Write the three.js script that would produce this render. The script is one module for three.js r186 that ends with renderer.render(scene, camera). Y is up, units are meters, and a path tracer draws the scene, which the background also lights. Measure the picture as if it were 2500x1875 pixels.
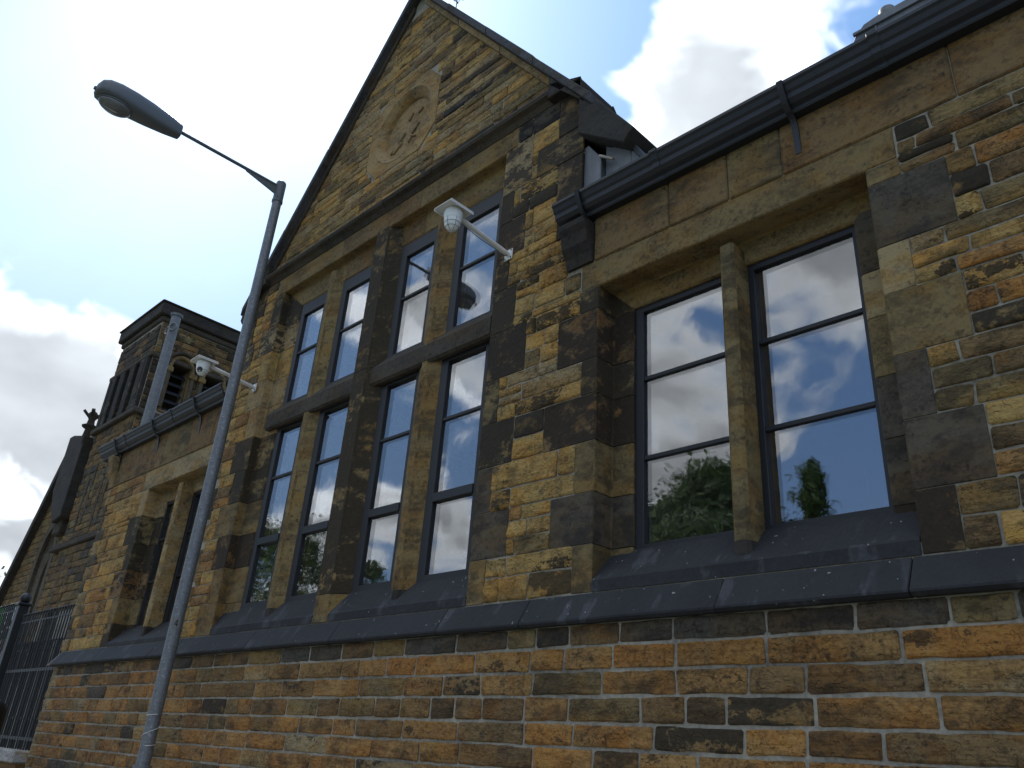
import * as THREE from 'three';
import { mergeGeometries } from 'three/addons/utils/BufferGeometryUtils.js';
import { ConvexGeometry } from 'three/addons/geometries/ConvexGeometry.js';

// ---------------------------------------------------------------- camera
const scene = new THREE.Scene();
const camera = new THREE.PerspectiveCamera(50.86, 4 / 3, 0.1, 2000);
const EYE = new THREE.Vector3(0, 1.6, 4.6);
const camR = new THREE.Vector3(), camU = new THREE.Vector3(), camF = new THREE.Vector3();
{
  const yaw = 0.80599, pitch = 0.44192, roll = 0.07514;
  camF.set(-Math.sin(yaw) * Math.cos(pitch), Math.sin(pitch), -Math.cos(yaw) * Math.cos(pitch));
  const r = new THREE.Vector3().crossVectors(camF, new THREE.Vector3(0, 1, 0)).normalize();
  const u = new THREE.Vector3().crossVectors(r, camF);
  camR.copy(r).multiplyScalar(Math.cos(roll)).addScaledVector(u, Math.sin(roll));
  camU.copy(u).multiplyScalar(Math.cos(roll)).addScaledVector(r, -Math.sin(roll));
  camera.position.copy(EYE);
  camera.quaternion.setFromRotationMatrix(new THREE.Matrix4().makeBasis(camR, camU, camF.clone().negate()));
}

// ---------------------------------------------------------------- noise
function rngOf(seed) { let a = seed >>> 0; return () => { a = (a + 0x6D2B79F5) | 0; let t = Math.imul(a ^ (a >>> 15), 1 | a); t = (t + Math.imul(t ^ (t >>> 7), 61 | t)) ^ t; return ((t ^ (t >>> 14)) >>> 0) / 4294967296; }; }
const rnd = rngOf(20240611);
const rr = (a, b) => a + (b - a) * rnd();
function hash2(x, y, s) { let h = Math.imul(x, 374761393) ^ Math.imul(y, 668265263) ^ Math.imul(s, 1274126177); h = Math.imul(h ^ (h >>> 13), 1274126177); return ((h ^ (h >>> 16)) >>> 0) / 4294967296; }
const fade = t => t * t * t * (t * (t * 6 - 15) + 10);
function vn(x, y, px, py, s) {           // value noise, repeating after px, py cells (0: never)
  const x0 = Math.floor(x), y0 = Math.floor(y), fx = fade(x - x0), fy = fade(y - y0);
  const w = (v, p) => p ? ((v % p) + p) % p : v;
  const ax = w(x0, px), bx = w(x0 + 1, px), ay = w(y0, py), by = w(y0 + 1, py);
  const a = hash2(ax, ay, s), b = hash2(bx, ay, s), c = hash2(ax, by, s), d = hash2(bx, by, s);
  return a + (b - a) * fx + (c - a) * fy + (a - b - c + d) * fx * fy;
}
function fbmT(u, v, fx, fy, oct, s, gain = 0.5) { let r = 0, a = 1, n = 0; for (let i = 0; i < oct; i++) { r += a * vn(u * fx, v * fy, fx, fy, s + i * 17); n += a; a *= gain; fx *= 2; fy *= 2; } return r / n; }
function fbm(x, y, oct, s) { let r = 0, a = 1, n = 0; for (let i = 0; i < oct; i++) { r += a * vn(x, y, 0, 0, s + i * 31); n += a; a *= 0.52; x = x * 2.03 + 7.1; y = y * 2.03 + 3.7; } return r / n; }
const sst = (a, b, x) => { const t = Math.min(1, Math.max(0, (x - a) / (b - a))); return t * t * (3 - 2 * t); };
const lerp = (a, b, t) => a + (b - a) * t;

// ---------------------------------------------------------------- sky, sun, exposure
const SUN = new THREE.Vector3(-0.616, 0.759, -0.213).normalize();
{
  const W = 2560, H = 1280, data = new Float32Array(W * H * 4);
  // cloud banks and clear gaps of this sky: direction, angular radius, more (+) or less (-) cloud
  const banks = [
    [[-0.945, 0.27, -0.19], 0.13, 0.30], [[-0.924, 0.35, -0.16], 0.09, 0.16], [[-0.875, 0.385, -0.27], 0.07, 0.14], [[-0.96, 0.14, -0.25], 0.14, 0.26], [[-0.93, 0.29, -0.235], 0.035, -0.08], [[-0.865, 0.50, -0.09], 0.13, -0.34], [[-0.85, 0.49, -0.22], 0.07, -0.24],
    [[-0.37, 0.69, -0.61], 0.09, 0.22], [[-0.24, 0.74, -0.63], 0.17, 0.26], [[-0.34, 0.75, -0.56], 0.06, 0.16], [[-0.425, 0.75, -0.51], 0.035, -0.06], [[-0.50, 0.73, -0.46], 0.09, -0.22], [[-0.44, 0.70, -0.56], 0.025, -0.10],
    [[-0.74, 0.60, -0.25], 0.20, -0.28], [[-0.86, 0.49, -0.17], 0.10, -0.22], [[-0.6, 0.78, -0.15], 0.2, -0.2],
    [[-0.49, 0.46, 0.74], 0.15, 0.16], [[-0.33, 0.52, 0.79], 0.10, 0.10], [[-0.36, 0.36, 0.86], 0.12, -0.24], [[-0.34, 0.28, 0.89], 0.12, -0.22], [[-0.425, 0.36, 0.83], 0.025, 0.25],
    [[-0.64, 0.56, 0.52], 0.2, 0.12], [[-0.74, 0.47, 0.48], 0.13, 0.10], [[-0.68, 0.44, 0.58], 0.10, 0.14], [[-0.72, 0.31, 0.61], 0.09, -0.22], [[-0.82, 0.34, 0.47], 0.08, -0.2], [[-0.745, 0.215, 0.63], 0.075, 0.22], [[-0.83, 0.24, 0.50], 0.08, 0.18],
  ].map(([d, r, a]) => { const l = Math.hypot(...d); return [d[0] / l, d[1] / l, d[2] / l, 1 / (r * r), a]; });
  const density = (x, y, z) => {
    const k = 2.4 / (Math.max(y, 0) + 0.30), px = x * k + 11.3, pz = z * k + 4.7;
    const wx = fbm(px * 1.9, pz * 1.9, 3, 91) - 0.5, wz = fbm(px * 1.9 + 9, pz * 1.9 + 5, 3, 57) - 0.5;
    const n = fbm(px * 1.3 + wx * 0.8, pz * 1.3 + wz * 0.8, 8, 5), bl = fbm(px * 4.1 + wx * 1.5, pz * 4.1 + wz * 1.5, 5, 77);
    let d = 1.25 * (n - 0.56) - 0.22 * (Math.abs(bl - 0.5) * 2 - 0.25);
    for (const b of banks) { const c = x * b[0] + y * b[1] + z * b[2]; const q = 2 * (1 - c) * b[3]; if (q < 8) d += b[4] * Math.exp(-q); }
    return d;
  };
  for (let j = 0; j < H; j++) {
    const el = ((j + 0.5) / H - 0.5) * Math.PI, y = Math.sin(el), ch = Math.cos(el);
    for (let i = 0; i < W; i++) {
      const o = (j * W + i) * 4, az = ((i + 0.5) / W - 0.5) * 2 * Math.PI;
      const x = ch * Math.cos(az), z = ch * Math.sin(az);
      data[o + 3] = 1;
      if (y < -0.02) { data[o] = 0.16; data[o + 1] = 0.155; data[o + 2] = 0.14; continue; }
      const c = x * SUN.x + y * SUN.y + z * SUN.z, ang = Math.acos(Math.min(1, Math.max(-1, c)));
      const up = Math.pow(Math.max(y, 0), 0.38);
      let r = lerp(0.50, 0.065, up), g = lerp(0.66, 0.245, up), b = lerp(0.88, 0.69, up);
      const day = 0.80 + 0.2 * c * c + 0.35 * sst(0.8, 1.6, ang);
      const halo = 0.42 * Math.exp(-ang * ang / 0.08) + 0.66 * Math.exp(-ang / 0.34);
      const vq = 2 * (1 - (x * -0.83 + y * 0.535 + z * -0.13)), veil = 0.34 * Math.exp(-vq / 0.075) * (0.75 + 0.5 * fbm(x * 9 + 3, z * 9 + y * 5, 4, 33));
      const aur = 0.30 * Math.exp(-ang * ang / 0.85);
      const haze = 0.45 * Math.exp(-ang * ang / 0.02) + veil;
      r = r * day + halo * 1.02 + haze + aur * 0.45; g = g * day + halo * 1.02 + haze + aur * 0.85; b = b * day + halo * 0.92 + haze + aur * 1.25;
      const d = density(x, y, z);
      const cov = sst(-0.06, 0.11, d);
      if (cov > 0) {
        const s = 0.055, ds = density(x + SUN.x * s, y + SUN.y * s, z + SUN.z * s);
        const toSun = Math.max(0, c) ** 2, lit = sst(-0.09, 0.10, d - ds), thick = sst(0.03, 0.34, d);
        const edge = lerp(1.7, 1.75, toSun), core = 0.36 + 0.90 * Math.exp(-ang * ang / 0.27) + 0.78 * sst(0.8, 1.7, ang);
        let L = lerp(edge, core, thick * lerp(0.75, 1, toSun)) * lerp(0.80, 1.16, lit);
        { const k = 9 / (Math.max(y, 0) + 0.30); L *= 0.80 + 0.40 * fbm(x * k + 3, z * k + 8, 5, 131); }
        r = lerp(r, L * 0.93, cov); g = lerp(g, L, cov); b = lerp(b, L * 1.08, cov);
      }
      const hz = sst(0.12, 0, y); r = lerp(r, 0.62, hz * 0.6); g = lerp(g, 0.68, hz * 0.6); b = lerp(b, 0.74, hz * 0.6);
      data[o] = r; data[o + 1] = g; data[o + 2] = b;
    }
  }
  const t = new THREE.DataTexture(data, W, H, THREE.RGBAFormat, THREE.FloatType);
  t.mapping = THREE.EquirectangularReflectionMapping; t.magFilter = THREE.LinearFilter; t.minFilter = THREE.LinearFilter; t.needsUpdate = true;
  scene.background = t; scene.environment = t;
}
const sun = new THREE.DirectionalLight(new THREE.Color(1, 0.95, 0.86), 3.4);
sun.position.copy(SUN).multiplyScalar(60).add(new THREE.Vector3(-8, 0, 0)); sun.target.position.set(-8, 0, 0);
sun.castShadow = true; sun.shadow.mapSize.set(4096, 4096);
Object.assign(sun.shadow.camera, { left: -45, right: 45, top: 40, bottom: -40, near: 1, far: 160 });
scene.add(sun, sun.target);
const renderer = new THREE.WebGLRenderer({ antialias: true });
renderer.toneMapping = THREE.LinearToneMapping;
renderer.toneMappingExposure = 0.91;
renderer.shadowMap.enabled = true;

// ---------------------------------------------------------------- textures
function texture(size, fn, srgb = true) {
  const a = new Uint8Array(size * size * 4);
  const enc = v => Math.round(255 * Math.min(1, Math.max(0, srgb ? (v <= 0.0031308 ? v * 12.92 : 1.055 * Math.pow(v, 1 / 2.4) - 0.055) : v)));
  for (let j = 0; j < size; j++) for (let i = 0; i < size; i++) {
    const c = fn((i + 0.5) / size, (j + 0.5) / size), o = (j * size + i) * 4;
    a[o] = enc(c[0]); a[o + 1] = enc(c[1]); a[o + 2] = enc(c[2]); a[o + 3] = 255;
  }
  const t = new THREE.DataTexture(a, size, size, THREE.RGBAFormat);
  t.wrapS = t.wrapT = THREE.RepeatWrapping; t.magFilter = THREE.LinearFilter; t.minFilter = THREE.LinearMipmapLinearFilter; t.generateMipmaps = true;
  if (srgb) t.colorSpace = THREE.SRGBColorSpace;
  t.needsUpdate = true; return t;
}
const TILE = 2.0;          // metres covered by one stone texture
// weathered sandstone: grain, iron staining, and crusts of black soot with ragged outlines
function sandstone(thr, soft, seed, sootTone, fy = 12) {
  return texture(1024, (u, v) => {
    const wu = u + 0.02 * (fbmT(u, v, 24, 24, 3, seed + 2) - 0.5), wv = v + 0.02 * (fbmT(u, v, 24, 24, 3, seed + 4) - 0.5);
    const a = fbmT(wu, wv, 5, 9, 6, seed, 0.6), bed = fbmT(wu, wv, 5, 34, 4, seed + 3), g = fbmT(u, v, 100, 120, 3, seed + 7, 0.7);
    const iron = fbmT(wu, wv, 7, 11, 5, seed + 11, 0.6);
    const pit = sst(0.62, 0.72, fbmT(u, v, 52, 44, 3, seed + 13, 0.6));
    const tone = Math.max(0.2, 0.86 + 0.95 * (a - 0.5) + 0.5 * (bed - 0.5) + 0.8 * (g - 0.5) - 0.28 * pit);
    const s = 0.50 * fbmT(wu, wv, 5, fy, 7, seed + 19, 0.66) + 0.32 * fbmT(wu, wv, 17, 30, 5, seed + 23, 0.68) + 0.18 * g;
    const k = sst(thr, thr + soft, s), or = sst(0.40, 0.66, iron), st = sootTone * (0.55 + 0.9 * g);
    return [lerp(tone, st, k), lerp(tone * lerp(1.02, 0.84, or), st, k), lerp(tone * lerp(1.08, 0.62, or), st * 1.02, k)];
  });
}
const mapClean = sandstone(0.60, 0.05, 3, 0.24), mapPatch = sandstone(0.515, 0.03, 41, 0.13), mapMottle = sandstone(0.45, 0.20, 67, 0.30), mapSoot = sandstone(0.44, 0.07, 83, 0.16), mapDressed = sandstone(0.54, 0.16, 127, 0.38, 8);
const mapGrime = sandstone(0.335, 0.15, 151, 0.13, 7);
const bumpRock = texture(1024, (u, v) => {
  const a = fbmT(u, v, 16, 22, 5, 211, 0.6), bed = fbmT(u, v, 7, 48, 4, 223, 0.6), p = fbmT(u, v, 60, 50, 3, 227, 0.6), ch = fbmT(u, v, 60, 14, 3, 229, 0.6);
  const h = 0.45 * a + 0.25 * bed + 0.15 * p + 0.15 * ch - 0.15 * sst(0.60, 0.70, p); return [h, h, h];
}, false);
const bumpFine = texture(512, (u, v) => { const h = 0.55 * fbmT(u, v, 24, 24, 4, 311, 0.6) + 0.45 * fbmT(u, v, 110, 60, 2, 317); return [h, h, h]; }, false);
const mapMortar = texture(512, (u, v) => { const a = fbmT(u, v, 8, 8, 5, 401), g = fbmT(u, v, 90, 90, 2, 409); const t = 0.8 + 0.7 * (a - 0.5) + 0.5 * (g - 0.5); return [0.34 * t, 0.305 * t, 0.235 * t]; });
// dark weathering stone of plinth course and sills: blue-black with pale scuffs, lichen and bird lime
const mapSill = texture(1024, (u, v) => {
  const a = fbmT(u, v, 6, 6, 5, 503), g = fbmT(u, v, 120, 120, 2, 509), s = fbmT(u, v, 20, 9, 4, 521), w = fbmT(u, v, 70, 70, 2, 541);
  let t = 0.015 * (0.55 + 0.9 * a) * (0.75 + 0.5 * g);
  const scuff = sst(0.56, 0.70, s) * sst(0.42, 0.62, a) * (0.5 + g); t = lerp(t, 0.06, scuff * 0.6);
  const spot = sst(0.90, 0.92, w); const q = [t * 0.98, t * 1.0, t * 1.08];
  return q.map(c => lerp(c, 0.30, spot * 0.8));
});
const mapLead = texture(512, (u, v) => { const a = fbmT(u, v, 5, 5, 5, 601), st = fbmT(u, v, 30, 4, 4, 607); const t = 0.13 + 0.10 * (a - 0.5) + 0.08 * (st - 0.5); return [t * 0.96, t, t * 1.07]; });
const mapSteel = texture(512, (u, v) => { const a = fbmT(u, v, 14, 14, 4, 701), st = fbmT(u, v, 8, 40, 3, 709); const t = 0.155 + 0.05 * (a - 0.5) + 0.05 * (st - 0.5) + 0.1 * sst(0.72, 0.8, fbmT(u, v, 50, 30, 2, 719)); return [t * 0.95, t, t * 1.03]; });
const mapTar = texture(512, (u, v) => { const a = fbmT(u, v, 6, 6, 5, 801), g = fbmT(u, v, 120, 120, 2, 809); const t = 0.16 * (0.7 + 0.6 * a) * (0.6 + 0.8 * g); return [t, t * 0.98, t * 0.94]; });
const bumpGlass = texture(512, (u, v) => { const h = 0.7 * fbmT(u, v, 3, 3, 2, 901) + 0.3 * fbmT(u, v, 9, 8, 2, 907); return [h, h, h]; }, false);

const std = o => new THREE.MeshStandardMaterial(o);
const M = {
  clean: std({ map: mapClean, bumpMap: bumpRock, bumpScale: 0.055, roughness: 0.95, vertexColors: true }),
  patch: std({ map: mapPatch, bumpMap: bumpRock, bumpScale: 0.05, roughness: 0.95, vertexColors: true }),
  mottle: std({ map: mapMottle, bumpMap: bumpRock, bumpScale: 0.055, roughness: 0.95, vertexColors: true }),
  soot: std({ map: mapSoot, bumpMap: bumpRock, bumpScale: 0.030, roughness: 0.95, vertexColors: true }),
  dressed: std({ map: mapDressed, bumpMap: bumpFine, bumpScale: 0.007, roughness: 0.92, vertexColors: true }),
  dressedSoot: std({ map: mapPatch, bumpMap: bumpFine, bumpScale: 0.007, roughness: 0.9, vertexColors: true }),
  mottle2: std({ map: mapMottle, bumpMap: bumpFine, bumpScale: 0.008, roughness: 0.92, vertexColors: true }),
  grime: std({ map: mapGrime, bumpMap: bumpFine, bumpScale: 0.008, roughness: 0.92, vertexColors: true }),
  mortar: std({ map: mapMortar, bumpMap: bumpFine, bumpScale: 0.006, roughness: 1 }),
  sill: std({ map: mapSill, bumpMap: bumpFine, bumpScale: 0.006, roughness: 0.8 }),
  frame: std({ color: new THREE.Color().setRGB(0.007, 0.0075, 0.009), roughness: 0.55 }),
  iron: std({ color: new THREE.Color().setRGB(0.010, 0.011, 0.014), roughness: 0.5, bumpMap: bumpFine, bumpScale: 0.003 }),
  slate: std({ color: new THREE.Color().setRGB(0.045, 0.047, 0.055), roughness: 0.6, bumpMap: bumpFine, bumpScale: 0.004 }),
  lead: std({ map: mapLead, roughness: 0.55, bumpMap: bumpFine, bumpScale: 0.004 }),
  steel: std({ map: mapSteel, roughness: 0.5, metalness: 0.25 }),
  lampGrey: std({ color: new THREE.Color().setRGB(0.10, 0.11, 0.115), roughness: 0.5 }),
  white: std({ color: new THREE.Color().setRGB(0.66, 0.65, 0.61), roughness: 0.45 }),
  whitePlastic: std({ color: new THREE.Color().setRGB(0.72, 0.73, 0.70), roughness: 0.3 }),
  lens: std({ color: new THREE.Color().setRGB(0.01, 0.01, 0.012), roughness: 0.08 }),
  paint: std({ color: new THREE.Color().setRGB(0.008, 0.009, 0.010), roughness: 0.45 }),
  plaster: std({ color: new THREE.Color().setRGB(0.22, 0.215, 0.20), roughness: 0.95 }),
  tar: std({ map: mapTar, roughness: 0.95, bumpMap: bumpFine, bumpScale: 0.004 }),
  paving: std({ map: mapMortar, color: new THREE.Color().setRGB(1.25, 1.25, 1.3), roughness: 0.95, bumpMap: bumpFine, bumpScale: 0.004 }),
  paleStone: std({ map: mapDressed, color: new THREE.Color().setRGB(0.42, 0.40, 0.35), roughness: 0.9, bumpMap: bumpFine, bumpScale: 0.004 }),
  grass: std({ color: new THREE.Color().setRGB(0.05, 0.09, 0.025), roughness: 1 }),
  bark: std({ color: new THREE.Color().setRGB(0.07, 0.055, 0.04), roughness: 1, bumpMap: bumpRock, bumpScale: 0.03 }),
  leaf: new THREE.MeshPhysicalMaterial({ color: new THREE.Color().setRGB(0.075, 0.125, 0.028), roughness: 0.95, transmission: 0.3, thickness: 0, side: THREE.DoubleSide, vertexColors: true }),
  glass: new THREE.MeshPhysicalMaterial({ color: 0xffffff, transmission: 1, thickness: 0, roughness: 0, ior: 2.4, bumpMap: bumpGlass, bumpScale: 0.0014, side: THREE.DoubleSide }),
  bowl: new THREE.MeshPhysicalMaterial({ color: new THREE.Color().setRGB(0.22, 0.22, 0.21), transmission: 0.35, thickness: 0, roughness: 0.25, ior: 1.5, side: THREE.DoubleSide }),
};

// ---------------------------------------------------------------- helpers
const bases = new WeakMap(), used = {};
function numbered(n) { const k = used[n] = (used[n] ?? -1) + 1; return k ? `${n}_${String(k).padStart(3, '0')}` : n; }
function thing(name, label, category, [x, y, z], group) {
  const o = new THREE.Group(); o.name = numbered(name); o.position.set(x, y, z); o.userData = { label, category };
  if (group) o.userData.group = group;
  bases.set(o, o.position.clone()); scene.add(o); return o;
}
function add(parent, name, geo, mat) {            // geo in world coordinates
  const b = bases.get(parent); if (b.lengthSq()) geo.translate(-b.x, -b.y, -b.z);
  const m = new THREE.Mesh(geo, mat); m.name = name; m.castShadow = m.receiveShadow = true;
  bases.set(m, b); parent.add(m); return m;
}
function ground(name, geo, mat) { const m = new THREE.Mesh(geo, mat); m.name = name; m.userData.kind = 'structure'; m.receiveShadow = m.castShadow = true; scene.add(m); return m; }
function uvBox(g, tile = TILE, ou = 0, ov = 0) {  // uv in metres by the side a face points to
  if (g.index) g = g.toNonIndexed();
  if (!g.attributes.normal) g.computeVertexNormals();
  const p = g.attributes.position, n = g.attributes.normal, uv = new Float32Array(p.count * 2);
  for (let i = 0; i < p.count; i += 3) {
    let nx = 0, ny = 0, nz = 0; for (let k = 0; k < 3; k++) { nx += Math.abs(n.getX(i + k)); ny += Math.abs(n.getY(i + k)); nz += Math.abs(n.getZ(i + k)); }
    for (let k = i; k < i + 3; k++) {
      const x = p.getX(k), y = p.getY(k), z = p.getZ(k);
      const a = nz >= nx && nz >= ny ? [x, y] : nx >= ny ? [z, y] : [x, z];
      uv[k * 2] = a[0] / tile + ou; uv[k * 2 + 1] = a[1] / tile + ov;
    }
  }
  g.setAttribute('uv', new THREE.BufferAttribute(uv, 2)); return g;
}
function tint(g, c) { const n = g.attributes.position.count, a = new Float32Array(n * 3); for (let i = 0; i < n; i++) a.set(c, i * 3); g.setAttribute('color', new THREE.BufferAttribute(a, 3)); return g; }
function box(x0, x1, y0, y1, z0, z1, b = 0.006) { // box with chamfered edges
  if (!b) { const g = new THREE.BoxGeometry(x1 - x0, y1 - y0, z1 - z0); g.translate((x0 + x1) / 2, (y0 + y1) / 2, (z0 + z1) / 2); return uvBox(g); }
  const pts = [];
  for (const [x, sx] of [[x0, 1], [x1, -1]]) for (const [y, sy] of [[y0, 1], [y1, -1]]) for (const [z, sz] of [[z0, 1], [z1, -1]])
    pts.push(new THREE.Vector3(x + sx * b, y + sy * b, z), new THREE.Vector3(x + sx * b, y, z + sz * b), new THREE.Vector3(x, y + sy * b, z + sz * b));
  return uvBox(new ConvexGeometry(pts), TILE);
}
function poly(pts, depth, holes = [], bevel = 0) {
  const s = new THREE.Shape(pts.map(p => new THREE.Vector2(p[0], p[1])));
  for (const h of holes) s.holes.push(new THREE.Path(h.map(p => new THREE.Vector2(p[0], p[1]))));
  return new THREE.ExtrudeGeometry(s, bevel ? { depth: depth - 2 * bevel, bevelEnabled: true, bevelSize: bevel, bevelThickness: bevel, bevelOffset: -bevel, bevelSegments: 1 } : { depth, bevelEnabled: false });
}
// prisms: outline in (x,y) from z0 to z1, outline in (z,y) from x0 to x1, outline in (x,z) from y0 to y1
function prismZ(pts, z0, z1, holes, bevel) { const g = poly(pts, z1 - z0, holes, bevel); g.translate(0, 0, z0 + (bevel || 0)); return uvBox(g); }
function prismX(zy, x0, x1, bevel = 0.004, holes = []) { const g = poly(zy.map(([z, y]) => [-z, y]), x1 - x0, holes.map(h => h.map(([z, y]) => [-z, y])), bevel); g.translate(0, 0, bevel || 0); g.applyMatrix4(new THREE.Matrix4().makeBasis(new THREE.Vector3(0, 0, -1), new THREE.Vector3(0, 1, 0), new THREE.Vector3(1, 0, 0))); g.translate(x0, 0, 0); return uvBox(g, TILE, rnd(), rnd()); }
function prismY(xz, y0, y1, bevel = 0.004) { const g = poly(xz.map(([x, z]) => [x, -z]), y1 - y0, [], bevel); g.translate(0, 0, bevel || 0); g.applyMatrix4(new THREE.Matrix4().makeBasis(new THREE.Vector3(1, 0, 0), new THREE.Vector3(0, 0, -1), new THREE.Vector3(0, 1, 0))); g.translate(0, y0, 0); return uvBox(g, TILE, rnd(), rnd()); }
function rod(a, b, r0, r1 = r0, seg = 14) {
  const d = new THREE.Vector3(b[0] - a[0], b[1] - a[1], b[2] - a[2]), g = new THREE.CylinderGeometry(r1, r0, d.length(), seg);
  g.applyQuaternion(new THREE.Quaternion().setFromUnitVectors(new THREE.Vector3(0, 1, 0), d.clone().normalize()));
  g.translate((a[0] + b[0]) / 2, (a[1] + b[1]) / 2, (a[2] + b[2]) / 2); return g;
}
function bar(a, b, w, h, up = [0, 1, 0]) {        // rectangular bar between two points
  const A = new THREE.Vector3(...a), B = new THREE.Vector3(...b), d = B.clone().sub(A), L = d.length(); d.normalize();
  const s = new THREE.Vector3().crossVectors(new THREE.Vector3(...up), d).normalize(), u = new THREE.Vector3().crossVectors(d, s);
  const g = new THREE.BoxGeometry(w, h, L); g.applyMatrix4(new THREE.Matrix4().makeBasis(s, u, d)); g.translate((a[0] + b[0]) / 2, (a[1] + b[1]) / 2, (a[2] + b[2]) / 2); return uvBox(g);
}
function lathe(pts, cx, cy, cz, seg = 24) { const g = new THREE.LatheGeometry(pts.map(p => new THREE.Vector2(p[0], p[1])), seg); g.translate(cx, cy, cz); return g; }
function clean(gs) { return mergeGeometries(gs.map(g => { const k = g.index ? g.toNonIndexed() : g; for (const n of Object.keys(k.attributes)) if (!['position', 'normal', 'uv'].includes(n)) k.deleteAttribute(n); if (!k.attributes.uv) uvBox(k); return k; })); }

// stone colours (linear)
const C = { ochre: [0.395, 0.248, 0.074], orange: [0.31, 0.165, 0.048], tan: [0.30, 0.212, 0.096], brown: [0.185, 0.112, 0.041], olive: [0.20, 0.138, 0.052], grey: [0.092, 0.073, 0.046], dark: [0.060, 0.047, 0.031], black: [0.036, 0.030, 0.023], soot: [0.22, 0.152, 0.066] };
const vary = (c, k = 0.12) => { const s = 1 + rr(-k, k), h = rr(-0.05, 0.05); return [c[0] * s * (1 + h), c[1] * s, c[2] * s * (1 - h)]; };
const WALL = [['ochre', 'clean', 6], ['ochre', 'mottle', 5], ['tan', 'clean', 2], ['orange', 'clean', 2], ['olive', 'mottle', 2], ['ochre', 'patch', 3], ['ochre', 'soot', 1], ['olive', 'grime', 1]];
const PLINTH = [['orange', 'clean', 9], ['orange', 'mottle', 6], ['brown', 'clean', 4], ['olive', 'clean', 2], ['brown', 'mottle', 2], ['olive', 'mottle', 3], ['grey', 'mottle', 1], ['soot', 'soot', 1], ['tan', 'clean', 2]];
const GABLE = [['ochre', 'clean', 4], ['tan', 'clean', 5], ['ochre', 'mottle', 3], ['tan', 'mottle', 3], ['olive', 'clean', 3], ['brown', 'mottle', 1]];
const LEFT = [['ochre', 'clean', 6], ['orange', 'clean', 2], ['ochre', 'mottle', 3], ['tan', 'mottle', 1], ['brown', 'mottle', 1]];
const pick = set => { let t = 0; for (const s of set) t += s[2]; t *= rnd(); for (const s of set) if ((t -= s[2]) <= 0) return s; return set[0]; };

// a rock-faced stone: corners xb0 (bottom left) xt0 (top left) xb1 xt1, face at z
function rockGeo(xb0, xt0, xb1, xt1, y0, y1, z, bulge, amp, c) {
  const w = Math.max(0.05, (xb1 - xb0 + xt1 - xt0) / 2), h = y1 - y0;
  const nx = Math.min(9, Math.max(4, Math.round(w / 0.075))), ny = Math.min(5, Math.max(3, Math.round(h / 0.05)));
  const P = [], uv = [], I = [], at = (i, j) => j * (nx + 1) + i, ou = rnd(), ov = rnd();
  const bow = rr(-0.005, 0.005), bow2 = rr(-0.005, 0.005), tl = rr(-0.5, 0.5) * bulge, tu = rr(-0.5, 0.5) * bulge, ph = rnd() * 9;
  for (let j = 0; j <= ny; j++) for (let i = 0; i <= nx; i++) {
    let s = i / nx, t = j / ny; const ei = i === 0 || i === nx, ej = j === 0 || j === ny;
    if (!ei) s += rr(-0.2, 0.2) / nx; if (!ej) t += rr(-0.2, 0.2) / ny;
    if (i === 1) s = rr(0.008, 0.02) / w; if (i === nx - 1) s = 1 - rr(0.008, 0.02) / w;
    if (j === 1) t = rr(0.007, 0.016) / h; if (j === ny - 1) t = 1 - rr(0.007, 0.016) / h;
    let x = lerp(lerp(xb0, xb1, s), lerp(xt0, xt1, s), t), y = lerp(y0, y1, t);
    if (ei) x += rr(-0.005, 0.005) + (ej ? (i ? -0.006 : 0.006) : 0); if (ej) y += rr(-0.0045, 0.0045) + (j ? bow : bow2) * Math.sin(s * 3.1 + ph) + (ei ? (j ? -0.006 : 0.006) : 0);
    let q = z + bulge * (0.8 + 0.2 * Math.sin(s * 3.14) * Math.sin(t * 3.14)) + rr(-amp, amp) + tl * (t - 0.5) + tu * (s - 0.5);
    if (ei || ej) q = z - 0.002 + rr(-0.003, 0.003);
    P.push(x, y, q); uv.push(x / TILE + ou, y / TILE + ov);
  }
  for (let j = 0; j < ny; j++) for (let i = 0; i < nx; i++) { const a = at(i, j), b = at(i + 1, j), d = at(i, j + 1), e = at(i + 1, j + 1); rnd() < 0.5 ? I.push(a, b, e, a, e, d) : I.push(a, b, d, b, e, d); }
  const loop = []; for (let i = 0; i < nx; i++) loop.push(at(i, 0)); for (let j = 0; j < ny; j++) loop.push(at(nx, j)); for (let i = nx; i > 0; i--) loop.push(at(i, ny)); for (let j = ny; j > 0; j--) loop.push(at(0, j));
  const n0 = P.length / 3, m = loop.length; for (const k of loop) { P.push(P[k * 3], P[k * 3 + 1], P[k * 3 + 2]); uv.push(uv[k * 2], uv[k * 2 + 1]); }
  for (const k of loop) { P.push(P[k * 3], P[k * 3 + 1], z - 0.04); uv.push(uv[k * 2] + 0.02, uv[k * 2 + 1] + 0.02); }
  for (let k = 0; k < m; k++) { const a = n0 + k, b = n0 + (k + 1) % m; I.push(b, a, a + m, b, a + m, b + m); }
  const g = new THREE.BufferGeometry(); g.setAttribute('position', new THREE.Float32BufferAttribute(P, 3)); g.setAttribute('uv', new THREE.Float32BufferAttribute(uv, 2)); g.setIndex(I); g.computeVertexNormals();
  return tint(g, c);
}
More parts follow.
